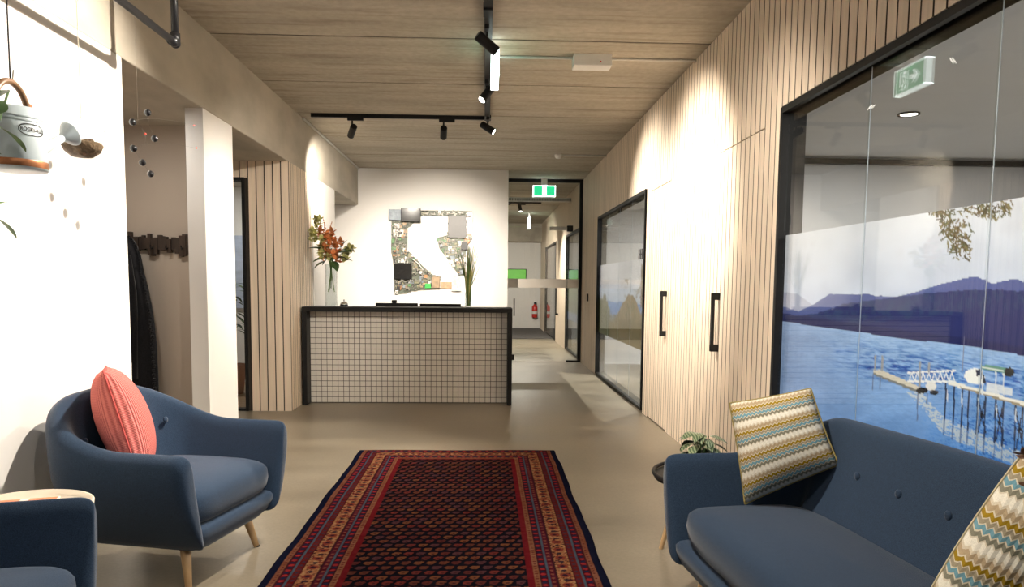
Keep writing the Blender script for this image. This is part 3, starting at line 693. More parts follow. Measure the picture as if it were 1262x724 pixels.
# ------------------------------------------------------------------ tracks and spotlights
def track(pts, label):
    t = thing('lighting_track', label, 'lighting track', tuple(pts[0]))
    (x0, y0, z0), (x1, y1, z1) = pts
    hw = .018
    part('rail', bx(min(x0, x1)-hw, max(x0, x1)+hw, min(y0, y1)-hw, max(y0, y1)+hw, ZC-.036, ZC+.006), m_black, t, world=True, bevel=.003)
    return t
t1 = track([(0, -1.5, ZC), (.02, 8.122, ZC)], 'long black ceiling track running down the lobby')
part('joiner', bx(-.024, .036, 4.9, 5.03, ZC-.05, ZC), m_black, t1, world=True, bevel=.003)
t2 = track([(-1.86, 8.16, ZC), (0, 8.16, ZC)], 'black cross track in front of the reception desk')
part('joiner', bx(-.02, .05, 8.06, 8.2, ZC-.038, ZC), m_black, t2, world=True, bevel=.003)
track([(.2, 16.4, ZC), (1.2, 16.4, ZC)], 'short black track crossing the corridor behind the partition')
def spot(x, y, aim, energy, label, size=60, blend=.6, drop=.10, adapt='Y', rad=.03):
    t = thing('spotlight', label, 'spotlight', (x, y, ZC-.036), group='track spotlights')
    a = MB()
    if adapt == 'Y': a.box(-.017, .017, -.09, .05, -.03, .002)
    else: a.box(-.05, .12, -.017, .017, -.03, .002)
    part('adapter', a, m_black, t, bevel=.003)
    d = (Vector(aim)-Vector((x, y, ZC-.036-drop))).normalized()
    c = Vector((0, 0, -drop))
    part('stem', MB().tube([(0, 0, -.028), (0, 0, -drop*.72)], .009, 8), m_black, t)
    M = aim_matrix(c, d)
    part('head', MB().lathe([(.030, .085), (.0365, .078), (.0365, -.085), (.032, -.085), (.030, -.070)], 20, M), m_black, t)
    part('lens', MB().lathe([(.031, -.074), (.031, -.078)], 18, M), m_lens, t)
    l = bpy.data.lights.new('spot_lamp', 'SPOT'); l.energy = energy; l.color = WARM; l.spot_size = math.radians(size); l.spot_blend = blend; l.shadow_soft_size = rad
    lo = bpy.data.objects.new('spot_lamp', l); COL.objects.link(lo); lo.parent = t
    lo.matrix_local = aim_matrix(c+d*.10, d)
    return t
spot(0, 5.28, (XR, 6.0, 1.85), 600, 'black track spotlight tilted at the slats between the doors', 75, .9)
spot(0, 6.66, (-1.75, 5.2, .5), 400, 'black track spotlight behind the hanging exit sign tilted at the column', 85, .8)
spot(.015, 8.08, (XR, 7.6, 1.9), 380, 'black track spotlight at the track corner tilted at the slatted wall', 80, .9)
spot(-1.44, 8.16, (-2.02, 9.45, 2.25), 240, 'black track spotlight hanging above the flower vase end of the desk', 80, .8, drop=.14, adapt='X')
spot(-.46, 8.16, (-.8, YB, 1.25), 900, 'black track spotlight hanging above the middle of the desk', 60, 1.0, drop=.14, adapt='X')
spot(0, 3.70, (-2.02, 3.3, 1.6), 470, 'black track spotlight aimed at the white wall with the watering can', 90, .6)
spot(0, 2.55, (1.35, 2.6, .5), 230, 'added black track spotlight out of view, fill for the lake print and sofa', 90, .8)  # unseen fill lamp added for the sofa side
spot(0, 3.15, (XR, 4.75, 1.35), 210, 'added black track spotlight out of view, brightening the slats beside the lake print frame', 70, .9)  # unseen lamp added to lift the slats near the big window
spot(0, 4.05, (-2.35, YS, 1.2), 330, 'black track spotlight aimed at the slatted corner wall past the column', 50, .9)
spot(0, 1.3, (-.2, 4.8, 0), 90, 'added black track spotlight out of view, fill along the patterned rug', 90, .9)  # unseen fill lamp added for rug and floor
spot(0.0, 0.1, (-1.6, 2.2, .6), 25, 'added black track spotlight out of view, fill for the near armchair', 90, .9)  # weak unseen fill lamp added over the near seats
spot(.75, 16.4, (1.2, 15.2, 0.0), 560, 'black spotlight on the corridor track behind the partition', 110, .9, adapt='X')
spot(.42, 16.4, (.6, 19.4, 0.5), 560, 'black spotlight at the desk side end of the corridor track', 110, .9, adapt='X')
# ceiling services
pb0, pb1 = onZ(707, 91, 3.04), onZ(752, 73, ZC)
t = thing('emergency_light', 'white rectangular emergency light box on the concrete ceiling', 'emergency light', (.83, 5.98, 3.06))
part('housing', bx(-.15, .15, -.075, .075, 0, .092), m_plastic, t, bevel=.006); part('indicator', MB().ball((.06, -.077, .03), .006, 8), m_red, t)
single('conduit', MB().tube([(.035, 6.0, ZC-.012), (XR, 6.0, ZC-.012)], .011, 8), m_conduit, 'pale conduit along the ceiling through the emergency light to the slats', 'conduit', smooth=True)
single('conduit', MB().tube([(XL+.016, 8.35, ZC-.013), (XL+.016, YB, ZC-.013)], .014, 8), m_conduit, 'grey conduit in the corner of ceiling and beam above the flower vase', 'conduit', smooth=True)
single('conduit', MB().tube([(1.02, 10.4, ZC-.012), (XR, 10.4, ZC-.012)], .012, 8), m_conduit, 'pale conduit on the ceiling ending at the smoke detector', 'conduit', smooth=True)
single('smoke_detector', MB().lathe([(.05, 0), (.05, -.03), (.036, -.055), (.02, -.06)], 20, Matrix.Translation((1.0, 10.4, ZC+.002))), m_plastic, 'white round smoke detector at the conduit end on the ceiling', 'smoke detector', smooth=True)

# ------------------------------------------------------------------ reception desk
DY = 8.13; DXL, DXR, DZ = -2.0, .30, 1.082; FT = .05; REC = .17
desk = thing('reception_desk', 'black framed reception desk faced with small white square tiles', 'desk', ((DXL+DXR)/2, DY, 0))
part('counter', bx(DXL, DXR, DY, DY+.45, DZ-FT, DZ), m_black, desk, world=True, bevel=.003)
for x0 in (DXL, DXR-FT): part('side_panel', bx(x0, x0+FT, DY, DY+.85, 0, DZ-FT), m_black, desk, world=True, bevel=.003)
part('front_panel', bx(DXL+FT, DXR-FT, DY+REC, DY+REC+.04, 0, DZ-FT), m_grout, desk, world=True)
part('worktop', bx(DXL+FT, DXR-FT, DY+REC+.04, DY+.85, .70, .735), m_plastic, desk, world=True)
nx, nz = 36, 17; tw = (DXR-DXL-2*FT)/nx; th = (DZ-FT-.006)/nz; tl = MB()
for i in range(nx):
    for j in range(nz):
        x0 = DXL+FT+i*tw; z0 = .006+j*th; g = .0028
        tl.box(x0+g, x0+tw-g, DY+REC-.006, DY+REC+.002, z0+g, z0+th-g)
o = part('tiles', tl, m_tile, desk, world=True, label='small white square tiles'); o['kind'] = 'stuff'
part('cable_box', bx(DXR-.004, DXR+.03, DY+.1, DY+.14, .5, .56), m_black, desk, world=True)
for i, (xa, xb_, lab) in enumerate(((463, 515, 'black monitor with small webcam behind the desk counter'), (517.5, 568, 'black monitor without webcam behind the desk counter'))):
    a, b = onY(xa, 373.5+i, 8.72), onY(xb_, 374+i, 8.72); w = (b[0]-a[0])/2
    t = thing('monitor', lab, 'monitor', ((a[0]+b[0])/2, 8.72, .735), group='monitors on the desk')
    zt = (a[2]+b[2])/2-.735
    part('screen', bx(-w, w, -.018, .018, .09, zt), m_black, t, bevel=.006); part('neck', bx(-.03, .03, -.03, -.018, .0, .2), m_black, t); part('foot', bx(-.1, .1, -.09, .07, 0, .012), m_black, t)
    if i == 0: part('webcam', MB().box(-.06, -.0, -.02, .02, zt, zt+.035), m_black, t, bevel=.008)
bl = onZ(427, 377.5, DZ)
t = thing('desk_bell', 'small chrome call bell on the desk counter', 'bell', (bl[0], DY+.22, DZ))
part('base', MB().lathe([(.05, 0), (.05, .008), (.042, .016)], 24), m_black, t); part('dome', MB().lathe([(.044, .016), (.042, .03), (.033, .046), (.018, .055), (.004, .057)], 24), m_chrome, t, smooth=True)
part('plunger', MB().tube([(0, 0, .055), (0, 0, .07)], .004).ball((0, 0, .072), .008, 8), m_chrome, t)

def leaf_grid(L, W, curl=.2, fold=.15, nl=8, nw=5, tip=1.4):
    G = []
    for i in range(nl):
        u = i/(nl-1); w = W*(math.sin(PI*min(1, u**.8*1.0))**.8 if 0 < u < 1 else 0.02)
        R = []
        for j in range(nw):
            v = j/(nw-1)*2-1
            R.append(Vector((v*w/2, L*(u-.12*curl*u*u), -curl*L*u*u+fold*abs(v)*w*.5)))
        G.append(R)
    return G
def put_leaf(mb, base, dirv, L, W, curl=.25, fold=.15, roll=0):
    d = Vector(dirv).normalized(); q = d.to_track_quat('Y', 'Z').to_matrix().to_4x4() @ Matrix.Rotation(roll, 4, 'Y')
    M = Matrix.Translation(Vector(base)) @ q
    mb.grid([[tuple(M @ p) for p in R] for R in leaf_grid(L, W, curl, fold)])

# flowers in a tall glass cylinder
vb = onY(408.5, 376, DY+.22); vb[2] = DZ
vtop = float(onY(408, 326, DY+.22)[2])-DZ
t = thing('glass_vase', 'tall clear glass cylinder vase on the desk holding orange flowers', 'vase', (vb[0], DY+.22, DZ))
part('cylinder', MB().lathe([(.06, 0), (.066, .004), (.066, vtop), (.062, vtop), (.061, .014), (.01, .012)], 28, cap0=True, cap1=True), m_glassv, t, smooth=True)
t = thing('flower_bouquet', 'bouquet of rust orange orchids, green blooms and dark leaves in the tall vase', 'flowers', (vb[0], DY+.22, DZ+.16))
S = lambda px, py, dy=0: Vector(onY(px, py, DY+.22+dy))-Vector((vb[0], DY+.22, DZ+.16))
for k in range(9):
    a = k*2.4; b0 = Vector((.035*math.cos(a), .035*math.sin(a), .02*(k % 4))); b1 = Vector((.02*math.cos(a+2.6), .02*math.sin(a+2.6), vtop-.12)); e = S(394+k*3.6, 300+6*(k % 3))
    part('stem', MB().tube([b0, (b0+b1)/2, b1, e], .0045, 5), m_leaf, t)
def bloom(mb, c, r, n=5, outd=(0, -1, .2)):
    q = Vector(outd).normalized().to_track_quat('Z', 'Y').to_matrix()
    for i in range(n):
        a = 2*PI*i/n+random.random()*.3; d = q @ Vector((math.cos(a), math.sin(a), .35)); put_leaf(mb, c, d, r, r*.75, -.25, .1, random.uniform(-.5, .5))
for k in range(26):
    u = k/26; cx = 405+9*math.sin(k*2.1)+u*6; cy = 286+u*36+4*math.cos(k*1.7); mb = MB()
    bloom(mb, S(cx+random.uniform(-6, 6), cy, random.uniform(-.08, .06)), .066, 5, (random.uniform(-.8, .8), -1, random.uniform(-.3, .7))); part('flower', mb, m_orange, t)
for (cx, cy, r) in ((391, 272, 8), (386, 285, 6), (387, 292, 5), (398, 297, 8), (403, 294, 6), (397, 311, 7), (404, 315, 6), (427, 311, 6), (432, 306, 5), (425, 317, 5), (397, 305, 5)):
    mb = MB(); c = S(cx, cy, random.uniform(-.05, .03))
    for i in range(9):
        p = c+Vector((random.gauss(0, 1), random.gauss(0, 1), random.gauss(0, 1)))*r*.0030
        bloom(mb, p, .048, 4, (random.uniform(-1, 1), -1, random.uniform(-.5, 1)))
    part('green_bloom', mb, m_leafpale, t)
for (cx, cy, dx, dz, L) in ((404, 318, -.9, -.1, .13), (402, 322, -.7, -.3, .12), (415, 312, .8, .25, .14), (416, 318, .9, .0, .15), (410, 322, .3, -.4, .11), (398, 308, -1, .3, .12), (420, 306, .5, .8, .10), (406, 318, -.3, -.25, .1)):
    mb = MB(); put_leaf(mb, S(cx, cy, -.03), (dx, -.35, dz), L*1.35, L*.85, .2, .2, random.uniform(-.6, .6)); part('leaf', mb, m_leafd, t)
for (x0, y0, x1, y1) in ((398, 292, 394, 270), (400, 290, 400, 276), (406, 285, 409, 274), (404, 290, 398, 268), (392, 290, 384, 280)):
    mb = MB().tube([S(x0, y0), S((x0+x1)/2-1, (y0+y1)/2), S(x1, y1)], .002, 5)
    for i in range(5):
        q_ = i/4; mb.ball(S(x0+(x1-x0)*(.4+.6*q_), y0+(y1-y0)*(.4+.6*q_)), .006, 6)
    part('sprig', mb, m_orange, t)
# tall grass stems
gb = onY(577, 376, DY+.22)
t = thing('grass_vase', 'small clear glass vase at the plain end of the desk', 'vase', (gb[0], DY+.22, DZ))
part('cylinder', MB().lathe([(.035, 0), (.038, .004), (.038, .17), (.035, .17), (.034, .012), (.004, .01)], 20), m_glassv, t, smooth=True)
t = thing('green_stems', 'bundle of tall upright green stems in the small desk vase', 'plant', (gb[0], DY+.22, DZ+.013))
for k in range(44):
    a = random.random()*2*PI; r = .019*random.random()**.5; h = random.uniform(.42, .70); le = random.gauss(0, .06)
    p = [Vector((r*math.cos(a), r*math.sin(a), .004)), Vector((r*math.cos(a)*1.2+le*.2, r*math.sin(a), h*.5)), Vector((r*math.cos(a)*1.5+le+.01, r*math.sin(a)*1.6, h))]
    part('stem', MB().tube(p, [.0055, .006, .002], 5), m_leaf if k % 3 else m_leafpale, t)

# ------------------------------------------------------------------ letter artwork
art = thing('letter_artwork', 'square wall artwork of old electronics with bare letter K shape', 'artwork', (-.85, YB, float(onY(530, 362, YB)[2])))
A = lambda zx, zy: (lambda p: (float(p[0]), float(p[2])))(onY(460+zx/4.83, 240+zy/4.83, YB))
Mw = Matrix(((1, 0, 0, 0), (0, 0, -1, YB), (0, 1, 0, 0), (0, 0, 0, 1)))       # (u,v,w) -> (u, YB-w, v)
polys = [[(112, 95), (330, 95), (205, 200), (205, 330), (300, 430), (350, 475), (398, 490), (395, 552), (330, 560), (225, 575), (200, 588), (130, 592), (120, 400), (108, 340)],
         [(448, 128), (588, 108), (588, 268), (552, 290), (548, 480), (512, 482), (455, 400), (398, 325), (380, 262), (445, 240)],
         [(290, 95), (480, 97), (586, 100), (586, 112), (448, 128), (300, 125)]]
m_board = mat('circuit_board', (.12, .14, .10), .5, var=.5, scale=9, rand=.3)
for pg in polys: part('backboard', MB().prism([A(*p) for p in pg], .004, .022, Mw), m_board, art, world=True)
cmats = [mat('component_'+n, c, .4, metal=me_, var=.3, scale=18, rand=.15) for n, c, me_ in (('green', (.10, .22, .09), 0), ('olive', (.28, .27, .17), 0), ('silver', (.60, .60, .58), .6), ('white', (.72, .70, .66), 0), ('black', (.03, .03, .03), 0), ('tan', (.40, .28, .17), 0), ('bluegrey', (.28, .33, .38), 0), ('copper', (.45, .22, .1), .3))]
def comp(zx0, zy0, zx1, zy1, d, mt_, name='circuit_board', d0=.02):
    (x0, z1), (x1, z0) = A(zx0, zy0), A(zx1, zy1)
    return part(name, MB().prism([(x0, z0), (x1, z0), (x1, z1), (x0, z1)], d0, d, Mw), mt_, art, world=True, bevel=.003)
comp(170, 84, 285, 166, .11, m_blackgloss, 'monitor_shell'); comp(98, 90, 168, 154, .08, cmats[6], 'drive_case'); comp(448, 126, 555, 260, .08, mat('grey_screen', (.085, .080, .078), .4, var=.1), 'flat_screen'); comp(128, 410, 232, 505, .09, m_blackgloss, 'dark_screen')
comp(350, 490, 397, 556, .08, cmats[5], 'heat_sink'); comp(515, 372, 548, 438, .04, cmats[3], 'socket_board'); comp(310, 530, 345, 558, .08, mat('bright_green_part', (.05, .45, .08), .4, var=.05), 'connector'); comp(525, 284, 560, 330, .08, cmats[4], 'relay'); comp(120, 210, 182, 252, .05, cmats[3], 'socket_board'); comp(555, 110, 588, 265, .04, cmats[2], 'metal_strip'); comp(400, 520, 470, 560, .03, cmats[5], 'circuit_board', .0); comp(468, 484, 522, 575, .05, cmats[3], 'power_supply', .0)
R2 = random.Random(3)
P2 = [np.array([A(*p) for p in pg]) for pg in polys]
BIG = ((170, 84, 285, 166), (98, 90, 168, 154), (448, 126, 555, 260), (128, 410, 232, 505), (350, 490, 397, 556), (468, 484, 522, 575))
nart = 0
for k in range(2500):
    if nart > 110: break
    zx, zy = R2.uniform(105, 588), R2.uniform(92, 588); w, h = R2.uniform(10, 36), R2.uniform(9, 30)
    if any(a-8 < zx < c+8 and b-8 < zy < d+8 for a, b, c, d in BIG): continue
    cs = np.array([A(zx+a*w/2, zy+b*h/2) for a in (-1, 1) for b in (-1, 1)])
    if any(pip(cs, q.tolist()).sum() > 2 for q in P2):
        nart += 1; comp(zx-w/2, zy-h/2, zx+w/2, zy+h/2, R2.uniform(.028, .055), R2.choice(cmats+cmats[:2]))
ch = MB()
for k in range(1500):
    zx, zy = R2.uniform(105, 585), R2.uniform(92, 588); c = np.array([A(zx, zy)])
    if any(pip(c, q.tolist())[0] for q in P2):
        w, h, d = R2.uniform(.004, .016), R2.uniform(.004, .016), R2.uniform(.05, .066)
        x_, z_ = c[0]; ch.box(x_-w, x_+w, YB-d, YB-.02, z_-h, z_+h)
o = part('small_components', ch, mat('mixed_components', (.20, .19, .16), .4, metal=.2, var=.9, scale=60, detail=0), art, world=True); o['kind'] = 'stuff'
for pts in (((195, 370), (185, 440), (172, 510)), ((200, 372), (215, 440), (225, 515)), ((235, 385), (270, 410), (300, 450))):
    part('cable', MB().tube([(A(*p)[0], YB-.075, A(*p)[1]) for p in pts], .006, 6), m_plastic, art, world=True)

# ------------------------------------------------------------------ alcove: rack and coat
rk = thing('coat_rack', 'dark wooden coat rack of uneven upright sticks on the alcove wall', 'coat rack', (-2.6, YR, 1.58))
x = float(onY(161, 300, YR)[0]); xe = float(onY(231.5, 300, YR)[0])
zr0, zr1 = float(onY(205, 312, YR)[2]), float(onY(205, 292, YR)[2])
while x < xe:
    w = random.uniform(.022, .034); j0, j1 = random.uniform(-.03, .035), random.uniform(-.02, .035)
    part('stick', bx(x, x+w-.001, YR-.03-random.random()*.018, YR, zr0+j0, zr1+j1), m_stick, rk, world=True); x += w
for k in range(4): part('hook', MB().tube([(-2.78+k*.12, YR-.03, 1.62), (-2.78+k*.12, YR-.075, 1.60), (-2.78+k*.12, YR-.085, 1.63)], .006, 6), m_black, rk, world=True)
cx0 = float(onY(160, 380, YR-.1)[0])
ct = thing('black_coat', 'long black coat with furry edge hanging from the alcove rack', 'coat', (cx0, YR-.1, .62))
zz = [onY(165, v, YR-.1)[2] for v in (293, 300, 315, 335, 360, 390, 425, 465, 505)]
wd = [float(onY(u, 400, YR-.1)[0])-cx0 for u in (167, 172, 178, 181, 186, 190, 192.5, 193, 193)]
G = []
for z, w in zip(zz, wd):
    G.append([(cx0-.02+(w+.02)*math.cos(a)*(1+.05*math.sin(a*7+z*2)), YR-.122+.075*math.sin(a)*(1+.18*math.sin(a*6+z)), z) for a in [2*PI*i/36 for i in range(37)]])
part('body', MB().grid(G), m_coat, ct, world=True, smooth=True)
cf = MB()
for i in range(60):
    u = i/59; k = min(7, int(u*8)); q_ = u*8-k; z = zz[k]*(1-q_)+zz[k+1]*q_; w = wd[k]*(1-q_)+wd[k+1]*q_
    cf.ball((cx0+w-.015+random.gauss(0, .004), YR-.14, z), .016, 6)
part('furry_trim', cf, m_coat, ct, world=True)
sv = [Vector((cx0+.035, YR-0.195, zz[2])), Vector((cx0+.06, YR-0.21, zz[4])), Vector((cx0+.065, YR-0.205, zz[5])), Vector((cx0+.055, YR-0.2, zz[7]))]
part('sleeve', MB().tube(sv, [.03, .045, .042, .036], 12), m_coat, ct, world=True, smooth=True)

# ------------------------------------------------------------------ hanging rail and what hangs on it
XPI = -1.65; pel = onX(216, 53, XPI); ZPI = float(pel[2]); YPI = float(pel[1])
rl = thing('hanging_rail', 'black steel pipe rail hung from the ceiling along the white wall', 'rail', (XPI, YPI, ZPI))
part('pipe', MB().tube([(XPI, 1.0, ZPI), (XPI, YPI, ZPI)], .019, 16), m_pipe, rl, world=True, smooth=True)
for y in (YPI, 1.0):
    part('dropper', MB().tube([(XPI, y, ZPI), (XPI, y, ZC)], .019, 16), m_pipe, rl, world=True, smooth=True)
    part('elbow', MB().ball((XPI, y, ZPI), .028, 16).tube([(XPI, y, ZPI), (XPI, y, ZPI+.05)], .026, 16).tube([(XPI, y, ZPI), (XPI, y-.05 if y > 2 else y+.05, ZPI)], .026, 16), m_pipe, rl, world=True, smooth=True)
    part('flange', MB().lathe([(.045, 0), (.045, -.012), (.026, -.014), (.026, -.03)], 20, Matrix.Translation((XPI, y, ZC+.001))), m_pipe, rl, world=True)
# watering can
pcn = onX(16, 170, XPI); YCN = float(pcn[1])
zt_, zb_ = float(onX(30, 141, XPI)[2]), float(onX(30, 213, XPI)[2]); HC = zt_-zb_; RC = .104
can = thing('watering_can', 'pale blue watering can with copper trim hung from the pipe rail', 'watering can', (XPI, YCN, zb_))
part('body', MB().lathe([(RC*.97, 0), (RC, .006), (RC*.98, HC*.5), (RC*.95, HC), (RC*.93, HC), (RC*.95, HC*.5), (RC*.9, .01)], 40, cap0=True, cap1=True), m_can, can, smooth=True)
for z in (.018, ): part('copper_band', MB().lathe([(RC*1.005, z-.012), (RC*1.012, z-.010), (RC*1.010, z+.010), (RC*1.003, z+.012)], 40, cap0=False, cap1=False), m_copper, can, smooth=True)
for z in (HC*.78, HC*.84): part('rib', MB().lathe([(RC*.968, z-.004), (RC*.982, z), (RC*.965, z+.004)], 40, cap0=False, cap1=False), m_can, can, smooth=True)
# handle: arch in the wall plane (along Y)
hy = RC*.9
part('handle', MB().tube([(0, hy*math.cos(a), HC-.01+.105*math.sin(a)) for a in [PI*i/16 for i in range(17)]], .011, 12), m_bamboo, can, smooth=True, label='brown curved handle')
for s_ in (-1, 1): part('handle_bracket', MB().tube([(0, s_*hy, HC-.03), (0, s_*hy, HC+.04)], .014, 12), m_copper, can)
part('hook', MB().tube([(.0, .0, HC+.09), (.0, .012, HC+.105), (.0, .02, HC+.14)], .003, 6), m_wire, can)
# spout goes to +Y with an upturned rose
sp0, sp1 = Vector((0, RC*.9, HC*.30)), Vector((.02, RC+.17, HC*.80))
part('spout', MB().tube([sp0, (sp0+sp1)/2, sp1], [.030, .020, .014], 14), m_can, can, smooth=True)
part('spout_brace', MB().tube([(0, RC*.92, HC*.74), (sp0+sp1)/2+Vector((0, .02, .02))], .006, 8), m_can, can)
dr = (sp1-sp0).normalized(); dr = Vector((dr.x+.25, dr.y, dr.z+.05)).normalized()
Mr = Matrix.Translation(sp1) @ dr.to_track_quat('Z', 'Y').to_matrix().to_4x4()
part('rose', MB().lathe([(.014, -.01), (.02, .005), (.045, .035), (.047, .04), (.040, .045), (.003, .048)], 24, Mr), m_can, can, smooth=True)
part('cord', MB().tube([(0, 0, HC+.095), (0, 0, ZPI-.017-zb_)], .0028, 6), m_black, can)
# lettering plate wrapped on the can, facing the room/camera
va = math.atan2(-(YCN), -XPI)                       # direction from can to camera
va_l = va+math.radians(34)
def wrap(u, v, r): a = va_l+u/RC; return (r*math.cos(a), r*math.sin(a), v)
def outline(n, a, b): return [(a*math.copysign(abs(math.cos(2*PI*i/n))**.75, math.cos(2*PI*i/n)), b*math.copysign(abs(math.sin(2*PI*i/n))**.9, math.sin(2*PI*i/n))) for i in range(n)]
lz = float(HC*.63)
def ring(a, b, a2, b2, r):
    o1, o2 = outline(40, a, b), outline(40, a2, b2); mb = MB()
    v = [wrap(u, lz+w, r) for u, w in o1]+[wrap(u, lz+w, r) for u, w in o2]
    mb.add(v, [(i, (i+1) % 40, 40+(i+1) % 40, 40+i) for i in range(40)]); return mb
part('label_outline', ring(.046, .021, .0425, .018, RC*.988), m_blackink, can)
def text_mesh(body, size):
    cu = bpy.data.curves.new('txt', 'FONT'); cu.body = body; cu.size = size; cu.align_x = 'CENTER'; cu.align_y = 'CENTER'; cu.resolution_u = 2; cu.offset = size*.03
    to = bpy.data.objects.new('txt', cu); COL.objects.link(to); dg_ = bpy.context.evaluated_depsgraph_get(); dg_.update()
    me = bpy.data.meshes.new_from_object(to.evaluated_get(dg_)); bpy.data.objects.remove(to); return me
tm = text_mesh('ROCKDALE', .0185)
bm = bmesh.new(); bm.from_mesh(tm); bmesh.ops.triangulate(bm, faces=bm.faces); bm.to_mesh(tm); bm.free()
xs_ = [v.co.x for v in tm.vertices]; sx_ = .080/(max(xs_)-min(xs_))
for v in tm.vertices: v.co = Vector(wrap(v.co.x*sx_, lz+v.co.y, RC*.99))
tm.materials.append(m_blackink); link('lettering', tm, can)['label'] = 'black ROCKDALE lettering'
# trailing plant growing from the can
tp = thing('trailing_plant', 'glossy green leafy plant trailing out of the watering can', 'plant', (XPI, YCN, zb_+HC))
L0 = lambda px, py, X=XPI+.10: Vector(onX(px, py, X))-Vector((XPI, YCN, zb_+HC))
st_p = [Vector((-.02, -.03, .008-HC)), Vector((-.02, -.03, -.03)), Vector((.03, -.06, .05)), L0(-8, 170), L0(-25, 210), L0(-20, 248)]
part('stem', MB().tube(st_p, .004, 6), m_leafd, tp)
def leaf2(p0, p1, W, mt_, roll=0, curl=.15):
    a, b = L0(*p0), L0(*p1); mb = MB(); put_leaf(mb, a, b-a, (b-a).length*1.05, W, curl, .22, roll); part('leaf', mb, mt_, tp, smooth=True)
leaf2((0, 157), (36, 180), .05, m_leaf, .5); leaf2((-3, 252), (8, 247), .03, m_leaf); leaf2((-6, 268), (24, 288), .035, m_leaf, .4); leaf2((-4, 120), (7, 108), .05, m_leafd); leaf2((-8, 140), (6, 122), .05, m_leafd, .6)
leaf2((-30, 200), (-4, 184), .045, m_leafd, -.4); leaf2((-25, 230), (-40, 262), .04, m_leaf, .2)
# glass terrarium globe
pg_ = onX(101, 171, XPI); RG = .085
gt = thing('glass_terrarium', 'hanging clear glass globe with brown moss on a thin cord', 'terrarium', (XPI, float(pg_[1]), float(pg_[2])-RG))
prof = [(RG*math.sin(a)*1.08, RG-RG*math.cos(a)) for a in [.02+(PI-.04)*i/20 for i in range(21)]]
part('globe', MB().lathe(prof, 32), m_globe, gt, smooth=True)
part('soil', MB().lathe([(.004, .006), (.04, .012), (.066, .032), (.078, .06), (.07, .070), (.045, .064), (.02, .075), (.003, .078)], 24), m_soil, gt, smooth=True)
mo = MB()
for k in range(14): mo.ball((random.uniform(-.05, .05), random.uniform(-.05, .05), .072+random.uniform(-.004, .012)), random.uniform(.008, .016), 8, (1.3, 1, .7))
part('moss', mo, m_soil, gt)
part('cord', MB().tube([(0, 0, 2*RG-.002), (0, 0, ZPI-.017-(float(pg_[2])-RG))], .0018, 6), m_fringe, gt)
# bead mobile
mb_t = thing('bead_mobile', 'hanging mobile of six dark metal beads on fine curved wires', 'mobile', (XPI, 3.7, 1.85))
bp = [onX(*p, XPI) for p in ((163.5, 150.5), (182, 139), (190.5, 171), (164.5, 183), (175.5, 200.5), (185.5, 214.5))]
for p in bp: part('bead', MB().ball(p, .0165, 16), m_balls, mb_t, world=True, smooth=True)
for p in ((179, 165), (239, 155), (242, 182.5)): part('red_bead', MB().ball(onX(*p, XPI), .005, 10), m_red, mb_t, world=True)
V = lambda px, py: Vector(onX(px, py, XPI))
part('thread', MB().tube([V(170, 150), Vector((XPI, V(170, 150).y, ZPI-.017))], .0005, 5), m_wire, mb_t, world=True)
for seg in (((163.5, 150.5), (172, 147), (190, 146), (215, 149), (239, 155)), ((164.5, 183), (178, 178), (200, 176), (220, 178.5), (242, 182.5)), ((170, 150), (176, 160), (179, 165), (180, 178)), ((182, 139), (183, 150), (190.5, 171)), ((164.5, 183), (175.5, 200.5), (185.5, 214.5))):
    part('wire', MB().tube([V(*p) for p in seg], .0004, 5), m_wire, mb_t, world=True)

